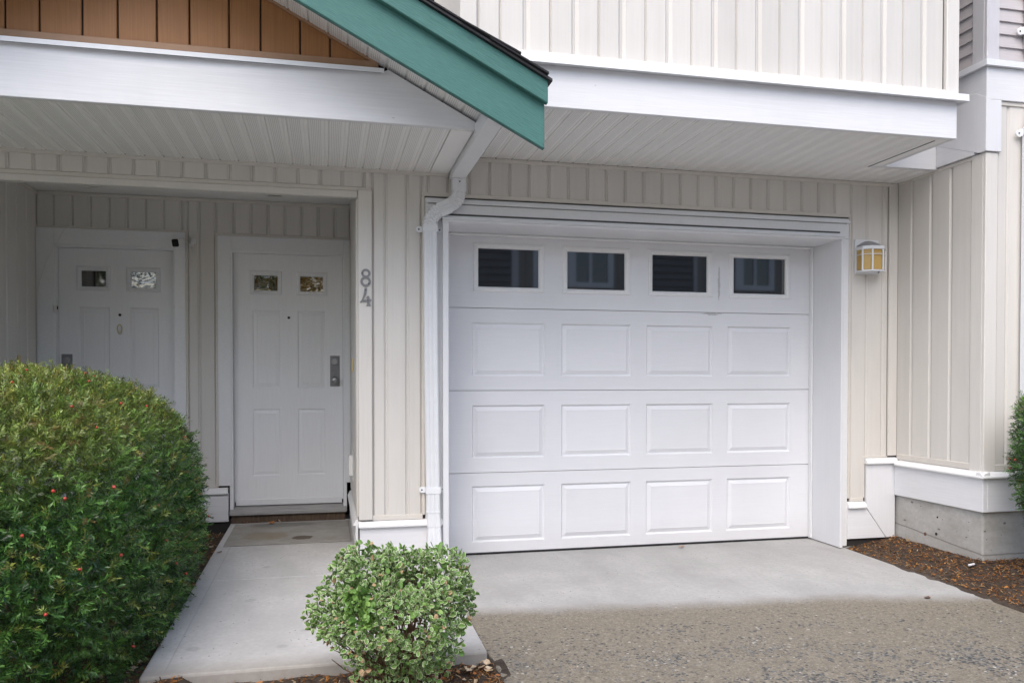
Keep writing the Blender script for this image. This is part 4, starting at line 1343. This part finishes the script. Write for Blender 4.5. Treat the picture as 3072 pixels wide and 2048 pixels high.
def yew(center, rad, p, nshoot, seed, label, group, box=None, nneedle=18, ground_z=0.0):
    rg = np.random.default_rng(seed)
    root = empty('yew_bush', (center[0], center[1], ground_z), label, 'bush', group)
    P, N = super_pts(nshoot, rad, p, rg)
    away = ((N * (np.array([0, 0, 1.285]) - P - np.array(center))).sum(1) < -.35) & (rg.random(nshoot) < .45)
    P, N = P[~away], N[~away]; nshoot = len(P)
    depth = 1 - .42 * rg.random(nshoot) ** 2.2
    lump = .035 * np.sin(P[:, 0] * 7 + 1.1) * np.sin(P[:, 1] * 6.2) * np.cos(P[:, 2] * 6.6 + .5) + .014 * np.sin(P[:, 0] * 17 + P[:, 2] * 13) * np.cos(P[:, 1] * 15 + 1)
    P = P * depth[:, None] + N * lump[:, None] * .9 + np.array(center)
    keep = P[:, 2] > ground_z + .02
    if box is not None: keep &= box(P)
    # drop shoots here and there to open holes
    hole = np.sin(P[:, 0] * 13 + 2) * np.sin(P[:, 1] * 11 + 1) * np.sin(P[:, 2] * 12 + .7)
    keep &= ~((hole > .40) & (rg.random(nshoot) < .75) & (P[:, 2] < center[2] + rad[2] * .55))
    P, N, depth = P[keep], N[keep], depth[keep]
    n = len(P)
    T = N * .9 + rg.normal(0, .75, (n, 3)) + np.array([0, 0, .2]); T /= np.linalg.norm(T, axis=1)[:, None]
    L = rg.uniform(.035, .080, n)
    A, B = frame(T, rg)
    # needles: two ranks with scatter
    k = nneedle
    u = np.linspace(.06, 1.0, k)[None, :]                       # along the shoot
    s = np.where(np.arange(k) % 2 == 0, 1.0, -1.0)[None, :]
    base = P[:, None, :] + T[:, None, :] * (u * L[:, None])[..., None]
    fan = rg.normal(0, .55, (n, k))
    dirv = (A[:, None, :] * (s * np.cos(fan))[..., None] + B[:, None, :] * np.sin(fan)[..., None]) * .8 + T[:, None, :] * (.35 + .55 * u ** 2)[..., None]
    dirv += rg.normal(0, .14, dirv.shape)
    dirv /= np.linalg.norm(dirv, axis=2)[..., None]
    ln = (.025 * (1 - .35 * np.abs(u - .45))) * rg.uniform(.75, 1.2, (n, k))
    wd = .0026
    sidev = np.cross(dirv, T[:, None, :]); sidev /= (np.linalg.norm(sidev, axis=2)[..., None] + 1e-9)
    mid = base + dirv * (ln * .45)[..., None]
    tip = base + dirv * ln[..., None]
    V = np.stack([base, mid + sidev * wd, tip, mid - sidev * wd], 2).reshape(-1, 3)
    F = np.arange(len(V)).reshape(-1, 4)
    # colour: deep green, fresh tips and yellowed patches near the clipped top
    g0 = np.array([.011, .046, .010]); g1 = np.array([.135, .300, .060]); yl = np.array([.40, .40, .085]); br = np.array([.20, .12, .05])
    r_ = rg.random(n)
    tint = g0 + (g1 - g0) * (r_ ** 1.5)[:, None]
    topn = np.clip((N[:, 2] - .25) * 1.2, 0, 1)
    patch = .5 + .5 * np.sin(P[:, 0] * 9 + 2 * np.sin(P[:, 1] * 5)) * np.cos(P[:, 1] * 8 + P[:, 2] * 4)
    wy = np.clip(topn * (.25 + .75 * patch) * .68 + (rg.random(n) < .07) * .5, 0, .88)
    tint = tint * (1 - wy)[:, None] + yl * wy[:, None]
    wb = (rg.random(n) < .02 + .06 * topn) * .7
    tint = tint * (1 - wb)[:, None] + br * wb[:, None]
    tn = np.repeat(tint, k, axis=0).reshape(n, k, 3) * rg.uniform(.6, 1.45, (n, k, 1))
    tn = np.repeat(tn.reshape(-1, 3), 4, axis=0)
    o = link('foliage', np_mesh('yew_foliage', V - np.array(center), F, M['leaf'], tn), center, root)
    o['kind'] = 'stuff'
    # stems inside
    m = MB()
    for i in range(16):
        a = rg.uniform(0, 2 * math.pi); el = rg.uniform(.75, 1.4)
        d = np.array([math.cos(a) * math.cos(el) * rad[0], math.sin(a) * math.cos(el) * rad[1], math.sin(el) * (center[2] - ground_z + rad[2]) * .72])
        b0 = np.array([center[0] + rg.normal(0, .12), center[1] + rg.normal(0, .2 * rad[1]), ground_z - .03])
        m.tube([b0, b0 + d * .35 + rg.normal(0, .03, 3), b0 + d * .6 + rg.normal(0, .05, 3), b0 + d * .7 + rg.normal(0, .05, 3)], [.02, .014, .009, .004], 6)
    m.build('stems', M['trunk'], root)['kind'] = 'stuff'
    BDEPTH[root.name] = depth
    return root, P, N


def in_view(P): return (P[:, 0] > -2.5)


YL = (-1.556, 4.386, .528); YR_ = (.835, 1.50, .770)
bush, BP, BN = yew(YL, YR_, 2.75, 44000, 11, 'large clipped yew bush with red berries beside the entry walk', 'clipped yew bushes', ground_z=-.02)
bush2, BP2, BN2 = yew((4.535, 3.95, .792), (.37, .42, .53), 2.23, 9500, 12, 'clipped yew bush standing in front of the bay', 'clipped yew bushes', ground_z=.05)


def berries(root, P, N, C0, outer=None, n=22, seed=1):
    rg = np.random.default_rng(seed)
    q = MB(); q.lathe([(.0015, -.006), (.005, -.0045), (.0062, 0), (.0055, .004), (.0035, .0062), (.002, .005)], 0, 0, 10)
    me = bpy.data.meshes.new('berry'); me.from_pydata(q.v, [], q.f); me.materials.append(M['berry'])
    me.polygons.foreach_set('use_smooth', [True] * len(me.polygons)); me.update()
    OUT = np.ones(len(P), bool) if outer is None else outer
    view = C0 - P; view /= np.linalg.norm(view, axis=1)[:, None]
    ok = np.where(((N * view).sum(1) > .05) & (P[:, 2] > .12) & OUT)[0]
    for i in rg.choice(ok, n, replace=False):
        o = link('berry', me, P[i] + N[i] * .05, root)
        o.rotation_euler = tuple(rg.uniform(-1, 1, 3)); s = rg.uniform(.8, 1.15); o.scale = (s, s, s)


CAMP = np.array([0, 0, 1.285])
vis = BP[:, 0] > -1.5 + (BP[:, 1] - 4) * -.3
berries(bush, BP[vis], BN[vis], CAMP, BDEPTH[bush.name][vis] > .95, n=27, seed=5)
v2 = BP2[:, 0] < 4.4
berries(bush2, BP2[v2], BN2[v2], CAMP, BDEPTH[bush2.name][v2] > .95, n=8, seed=6)


# variegated shrub: large leaves, cream rims
def vleaf_shape(m, c, T, Wv, Nv, L, w_):
    """one cupped oval leaf: green middle and cream rim"""
    us = [0, .12, .35, .65, .9, 1.0]
    ws = [0.0, .55, 1.0, .95, .5, 0.0]
    def pt(u, s, inner):
        k = .84 if inner else 1.0
        uu = .5 + (u - .5) * (.91 if inner else 1.0)
        wv = ws[us.index(u)] * k * s
        return c + T * (uu * L) + Wv * (wv * w_ / 2) + Nv * (abs(wv) * w_ * .16 - (uu - .4) ** 2 * L * .25)
    O = [pt(u, 1, 0) for u in us] + [pt(u, -1, 0) for u in us[-2:0:-1]]
    I = [pt(u, 1, 1) for u in us] + [pt(u, -1, 1) for u in us[-2:0:-1]]
    n = len(O)
    for k in range(n):
        m.face([O[k], O[(k + 1) % n], I[(k + 1) % n], I[k]], 1)
    half = len(us)
    m.face(I[0:half], 0)
    m.face([I[half - 1]] + I[half:] + [I[0]], 0)


def shrub():
    rg = np.random.default_rng(21)
    c = np.array([.272, 3.30, .315]); rad = np.array([.312, .295, .275])
    root = empty('variegated_shrub', (c[0], c[1], -.03), 'small rounded shrub with cream-edged green leaves between walk and driveway', 'shrub')
    # shared leaf meshes (origin at leaf base, pointing +X, facing +Z)
    protos = []
    for kind in range(4):
        q = MB(); vleaf_shape(q, np.zeros(3), np.array([1.0, 0, 0]), np.array([0, 1.0, 0]), np.array([0, 0, 1.0]), .022, .0135 + .002 * min(kind, 2))
        me = bpy.data.meshes.new('leaf'); me.from_pydata([tuple(v) for v in q.v], [], q.f)
        mats = [M['vleaf_green'] if kind < 3 else M['dead_leaf'], M['vleaf_cream'] if kind < 2 else (M['vleaf_green'] if kind == 2 else M['dead_leaf'])]
        for mm in mats: me.materials.append(mm)
        me.polygons.foreach_set('material_index', q.m); me.update()
        protos.append((q, me))
    P, N = super_pts(6200, rad, 2.0, rg)
    lump = .035 * np.sin(P[:, 0] * 17 + 1) * np.cos(P[:, 2] * 15) + .03 * np.sin(P[:, 1] * 19 + P[:, 2] * 9)
    P = P * (1 - .42 * rg.random(len(P)) ** 1.6)[:, None] + N * lump[:, None]
    sparse = (P[:, 2] < -.05) & (rg.random(len(P)) < .50)
    gap = (np.sin(P[:, 0] * 21 + .5) * np.sin(P[:, 2] * 23 + 1) * np.sin(P[:, 1] * 17) > .35) & (rg.random(len(P)) < .8)
    P, N = P[~(sparse | gap)], N[~(sparse | gap)]
    P[:, :2] *= (1 + 1.15 * np.minimum(0, P[:, 2] + .04))[:, None]
    P = P + c
    ok = P[:, 2] > 0.0; P, N = P[ok], N[ok]
    items = []
    for i in range(len(P)):
        for s in (-1, 1):                                   # leaves sit in pairs on short shoots
            T = N[i] * .5 + rg.normal(0, .55, 3) + np.array([0, 0, .15]); T /= np.linalg.norm(T)
            Nn = N[i] + rg.normal(0, .45, 3) + np.array([0, 0, .35]); Nn -= T * (Nn @ T); Nn /= np.linalg.norm(Nn)
            sc_ = rg.uniform(.5, 1.1) if rg.random() < .8 else rg.uniform(1.1, 1.45)
            kd = 2 if (rg.random() < .13 or (abs(P[i][0] - .12) < .05 and abs(P[i][2] - .40) < .06)) else int(rg.integers(0, 2))
            if rg.random() < (.10 if P[i][2] < .28 and P[i][0] < .15 else .025): kd = 3
            items.append((P[i] + T * .004, T, np.cross(Nn, T), Nn, sc_, kd, (N[i] @ (CAMP - P[i])) / np.linalg.norm(CAMP - P[i]) * sc_ - np.linalg.norm(CAMP - P[i])))
    items.sort(key=lambda t: -t[6])
    rest = []
    from mathutils import Matrix
    for j, (p_, T, Wv, Nv, sc_, kd, _) in enumerate(items):
        if j < 290:
            o = link('leaf', protos[kd][1], p_, root)
            mt = Matrix(((T[0], Wv[0], Nv[0]), (T[1], Wv[1], Nv[1]), (T[2], Wv[2], Nv[2])))
            o.rotation_euler = mt.to_euler(); o.scale = (sc_, sc_, sc_)
        else: rest.append((p_, T, Wv, Nv, sc_, kd))
    big = MB()
    for (p_, T, Wv, Nv, sc_, kd) in rest:
        q = protos[kd][0]; i0 = len(big.v)
        for v in q.v: big.v.append(tuple(p_ + sc_ * (T * v[0] + Wv * v[1] + Nv * v[2])))
        for f_, mm in zip(q.f, q.m): big.f.append(tuple(i0 + a for a in f_)); big.m.append(mm if kd < 2 else (0 if kd == 2 else 2))
    o = big.build('foliage', [M['vleaf_green'], M['vleaf_cream'], M['dead_leaf']], root); o['kind'] = 'stuff'
    st_ = MB()
    for i in range(90):
        a = rg.uniform(0, 2 * math.pi); el = rg.uniform(.15, 1.45)
        d = np.array([math.cos(a) * math.cos(el) * rad[0], math.sin(a) * math.cos(el) * rad[1], math.sin(el) * .5]) * rg.uniform(.8, 1.05)
        b0 = np.array([c[0], c[1], -.03]) + rg.normal(0, .03, 3) * np.array([1, 1, 0])
        st_.tube([b0, b0 + d * .4 + np.array([0, 0, .05]) + rg.normal(0, .015, 3), b0 + d * .75 + np.array([0, 0, .06]) + rg.normal(0, .02, 3), b0 + d + np.array([0, 0, .06])], [.005, .0035, .0025, .0012], 5)
    st_.build('stems', M['twig'], root)['kind'] = 'stuff'
    return root


shrub()

# ------------------------------------------------------------------ litter: fine mulch (uncountable) and single fallen leaves
def mulch():
    rg = np.random.default_rng(31)
    pts = []
    def add(n, x0, x1, y0, y1, cond=None):
        X = rg.uniform(x0, x1, n); Y = rg.uniform(y0, y1, n)
        for a, b in zip(X, Y):
            if cond is None or cond(a, b): pts.append((a, b))
    add(13000, 3.845, 5.0, 2.9, 5.38, lambda a, b: not (a > 4.29 and b > 4.53))
    add(5200, -1.1, .73, 2.9, 3.60)
    add(900, .35, .735, 2.9, 3.60)
    add(3000, -1.25, -.785, 3.6, 6.85)
    P = np.array([(a, b, gz(a, b)) for a, b in pts]); n = len(P)
    P[:, 2] += rg.uniform(.002, .012, n)
    ang = rg.uniform(0, 2 * math.pi, n); tilt = rg.normal(0, .35, n)
    T = np.stack([np.cos(ang), np.sin(ang), tilt], 1); T /= np.linalg.norm(T, axis=1)[:, None]
    S = np.cross(T, np.array([0, 0, 1.0]) + rg.normal(0, .3, (n, 3))); S /= np.linalg.norm(S, axis=1)[:, None]
    L = rg.uniform(.010, .036, n) / 2; Wd = rg.uniform(.002, .0065, n) / 2
    big = rg.random(n) < .06; Wd = np.where(big, rg.uniform(.004, .008, n), Wd); L = np.where(big, rg.uniform(.006, .012, n), L)
    V = np.stack([P - T * L[:, None] - S * Wd[:, None], P + T * L[:, None] - S * Wd[:, None] * .6, P + T * L[:, None] + S * Wd[:, None] * .6, P - T * L[:, None] + S * Wd[:, None]], 1).reshape(-1, 3)
    pal = np.array([(.26, .10, .030), (.36, .16, .045), (.10, .045, .02), (.05, .03, .018), (.42, .22, .075), (.16, .085, .04), (.40, .30, .18)])
    ci = rg.choice(len(pal), n, p=[.22, .18, .15, .12, .14, .11, .08])
    tint = pal[ci] * rg.uniform(.7, 1.25, (n, 1))
    o = link('mulch_litter', np_mesh('mulch_litter', V, np.arange(4 * n).reshape(-1, 4), M['litter'], np.repeat(tint, 4, axis=0)), (0, 0, 0))
    tag(o, 'fine orange-brown bark mulch and needle litter on the beds', 'mulch', kind='stuff')


mulch()


def leafmesh(seed, curl):
    rg = np.random.default_rng(seed)
    m = MB(); n = 9
    out = []
    for k in range(n):
        a = 2 * math.pi * k / n
        r_ = (.5 if k % 2 else .42) * (1 + rg.uniform(-.18, .18)) * (1.15 if k == 0 else 1)
        x_, y_ = r_ * math.cos(a), r_ * math.sin(a) * .68
        out.append((x_, y_, curl * (x_ * x_ * 1.2 + abs(y_) * .5) + rg.uniform(0, .05)))
    for k in range(n): m.face([(0, 0, .02), out[k], out[(k + 1) % n]])
    for k in range(n): m.face([(0, 0, -.01), (out[(k + 1) % n][0], out[(k + 1) % n][1], out[(k + 1) % n][2] - .02), (out[k][0], out[k][1], out[k][2] - .02)])
    me = bpy.data.meshes.new('fallen_leaf'); me.from_pydata(m.v, [], m.f); return me


LM1 = [leafmesh(s, c) for s, c in ((1, .5), (2, .9), (3, .25))]
def dup_mat(me, mat_):
    k = (me.name, mat_.name)
    if k not in BOARD_CACHE:
        c = me.copy(); c.materials.append(mat_); BOARD_CACHE[k] = c
    return BOARD_CACHE[k]


def fallen(x, y, z, size, mat_, label, mi=0, rz=0.0, rx=0.0, group='fallen leaves'):
    o = link('fallen_leaf', dup_mat(LM1[mi], mat_), (x, y, z)); o.scale = (size, size, size); o.rotation_euler = (rx, rx * .5, rz)
    tag(o, label, 'leaf', group); return o


fallen(-.455, 6.76, walk_z(6.76) + .012, .065, M['dryleaf'], 'orange dry leaf on the back of the doormat', 1, .4, .2)
fallen(-.40, 6.86, walk_z(6.86) + .012, .045, M['paleleaf'], 'small curled pale leaf under the door threshold', 1, 1.4, .9)
fallen(-.66, 6.84, walk_z(6.84) + .012, .06, M['dryleaf'], 'brown leaf pair under the threshold corner', 0, 2.1, .3)
fallen(-.737, 5.85, walk_z(5.85) + .006, .045, M['twig'], 'dark brown leaf on the walk edge before the doormat', 2, .5, .0)
fallen(-.90, 6.20, gz(-.90, 6.20) + .012, .075, M['paleleaf'], 'pale oval leaf on the soil beside the yew and doormat', 2, .5, .2)
fallen(2.62, 5.63, .008, .055, M['dryleaf'], 'brown leaf lying against the garage door seal', 2, .1, .0)
fallen(3.473, 4.07, drive_z(4.07) + .006, .05, M['twig'], 'dark red-brown leaf on the wet driveway', 2, .2, .0)
fallen(4.231, 5.177, gz(4.231, 5.177) + .02, .06, M['paleleaf'], 'tan leaf leaning on the concrete bay foundation', 1, 1.2, .9)
fallen(4.50, 4.35, gz(4.50, 4.35) + .015, .08, M['paleleaf'], 'large tan leaf on the mulch by the right yew', 2, .3, .1)
rl = random.Random(4)
for k in range(46):
    x_ = rl.uniform(.44, .735) if k < 34 else rl.uniform(-.5, .2); y_ = rl.uniform(3.15, 3.58)
    fallen(x_, y_, gz(x_, y_) + .012 + rl.uniform(0, .015), rl.uniform(.022, .048), M['paleleaf'] if rl.random() < .6 else M['dryleaf'],
           'small dry leaf in the mulch around the variegated shrub', rl.randrange(3), rl.uniform(0, 6), rl.uniform(-.5, .5), 'dry leaves around the shrub')
for k in range(22):
    x_ = rl.uniform(3.9, 4.6); y_ = rl.uniform(3.3, 4.45)
    fallen(x_, y_, gz(x_, y_) + .012, rl.uniform(.018, .038), M['dryleaf'] if rl.random() < .7 else M['paleleaf'],
           'small dry leaf on the mulch bed beside the bay', rl.randrange(3), rl.uniform(0, 6), rl.uniform(-.4, .4), 'dry leaves beside the bay')
for k in range(26):
    y_ = rl.uniform(3.7, 6.3); x_ = rl.uniform(-.86, -.79)
    fallen(x_, y_, gz(x_, y_) + .012, rl.uniform(.02, .045), M['paleleaf'] if rl.random() < .6 else M['dryleaf'],
           'small dry leaf on the soil strip along the walk edge', rl.randrange(3), rl.uniform(0, 6), rl.uniform(-.4, .4), 'dry leaves along the walk')
q = MB()
q.prism(rrect(.060, .022, .008), 1, -.007, .007)
o = q.build('paper_scrap', M['paper'], None, loc=(0, 0, 0), bevel=.004); o.location = (4.145, 4.462, gz(4.145, 4.462) + .02); o.rotation_euler = (R(70), 0, R(20))
tag(o, 'crumpled white paper scrap on the mulch before the bay', 'litter')

# ------------------------------------------------------------------ across the lane: what the panes reflect
OH = empty('house_across', (8, -10.5, -.1), 'grey lap-sided house across the lane mirrored in the garage windows', 'house')
YO = -9.0
m = MB(); m.box(1.2, 16.0, YO - 4.0, YO - .02, -.1, 6.2); m.build('wall', M['dark_gap'], OH)
def lapwall(x0, x1, z0, z1):
    m = MB(); z = z0
    while z < z1:
        m.prism([(YO - .02, z), (YO + .035, z), (YO - .012, z + .18), (YO - .02, z + .18)], 0, x0, x1); z += .19
    return m.build('lap_siding', M['far_lap'], OH)
lapwall(1.2, 4.7, .4, 6.1); lapwall(8.5, 9.85, .4, 6.1); lapwall(13.6, 16, .4, 6.1)
for (a, b) in ((4.7, 4.88), (5.28, 5.45), (8.36, 8.5), (9.85, 9.95), (13.45, 13.6)):
    MB().box(a, b, YO - .02, YO + .05, .4, 6.1).build('corner_board', M['white_v'] if a > 5 and a < 6 else M['taupe_trim'], OH)
for (a, b) in ((4.88, 5.28), (5.45, 8.36), (9.95, 13.45)):
    x_ = a
    while x_ < b - .05:
        MB().box(x_ + .006, min(x_ + .2, b) - .006, YO - .02, YO + .015, .4, 6.1).build('siding_board', M['far_board'], OH); x_ += .2
for (a, b, z0, z1) in ((6.2, 7.5, 3.72, 5.4), (11.1, 12.3, 3.76, 5.4), (6.2, 7.5, .6, 2.2)):
    f_ = MB(); f_.holed(a, b, -z1, -z0, [(a + .24, (a + b) / 2 - .04, -z1 + .12, -z0 - .14), ((a + b) / 2 + .04, b - .16, -z1 + .12, -z0 - .14)], YO + .02, YO + .08)
    f_.v = [(x_, 2 * YO + .1 - y_, -z_) for x_, y_, z_ in f_.v]
    w_ = f_.build('window', M['white_plain'], OH)
    MB().box(a + .1, b - .1, YO + .016, YO + .03, z0 + .1, z1 - .1).build('pane', M['glass_dark'], w_)
m = MB(); m.prism([(YO + .5, 6.15), (YO - 2.0, 7.3), (YO - 4.5, 6.15), (YO - 4.5, 6.1), (YO + .5, 6.1)], 0, .8, 16.4); m.build('roof', M['shingle'], OH)


def tree(loc, h, cr, cols_, seed, label):
    rg = np.random.default_rng(seed)
    root = empty('tree', loc, label, 'tree', 'trees across the lane')
    m = MB(); L = np.array(loc)
    m.tube([L, L + (0.05, 0, h * .3), L + (-.05, .05, h * .6), L + (0, 0, h * .85)], [.16, .12, .08, .03], 8)
    for i in range(9):
        a = i * 2.4; b0 = L + np.array([0, 0, h * (.35 + .05 * i)])
        m.tube([b0, b0 + np.array([math.cos(a) * cr * .5, math.sin(a) * cr * .5, .35]), b0 + np.array([math.cos(a) * cr * .85, math.sin(a) * cr * .85, .8])], [.05, .03, .012], 6)
    m.build('trunk', M['trunk'], root)
    n = 5000
    d = rg.normal(size=(n, 3)); d /= np.linalg.norm(d, axis=1)[:, None]
    cl = rg.normal(size=(26, 3)); cl /= np.linalg.norm(cl, axis=1)[:, None]; cl *= (rg.random((26, 1)) ** .4)
    P = cl[rg.integers(0, 26, n)] * np.array([cr, cr, h * .33]) + d * (rg.random((n, 1)) ** .5) * cr * .42 + L + np.array([0, 0, h * .66])
    T = rg.normal(size=(n, 3)); T /= np.linalg.norm(T, axis=1)[:, None]; A, B = frame(T, rg)
    s = rg.uniform(.05, .10, n)[:, None]
    V = np.stack([P - T * s, P + A * s * .6, P + T * s, P - A * s * .6], 1).reshape(-1, 3)
    c0, c1 = np.array(cols_[0]), np.array(cols_[1])
    tint = c0 + (c1 - c0) * rg.random((n, 1))
    o = link('crown', np_mesh('crown', V - L, np.arange(4 * n).reshape(-1, 4), M['leaf'], np.repeat(tint, 4, 0)), loc, root); o['kind'] = 'stuff'


tree((-.4, -8.2, -.1), 6.2, 1.5, ((.42, .24, .04), (.52, .36, .08)), 41, 'amber autumn tree across the lane')
tree((-2.9, -8.6, -.1), 6.0, 1.5, ((.05, .11, .03), (.10, .18, .05)), 42, 'green leafy tree across the lane')
tree((-6.4, -9.0, -.1), 6.0, 1.5, ((.06, .10, .03), (.20, .20, .06)), 43, 'yellow-green tree across the lane')
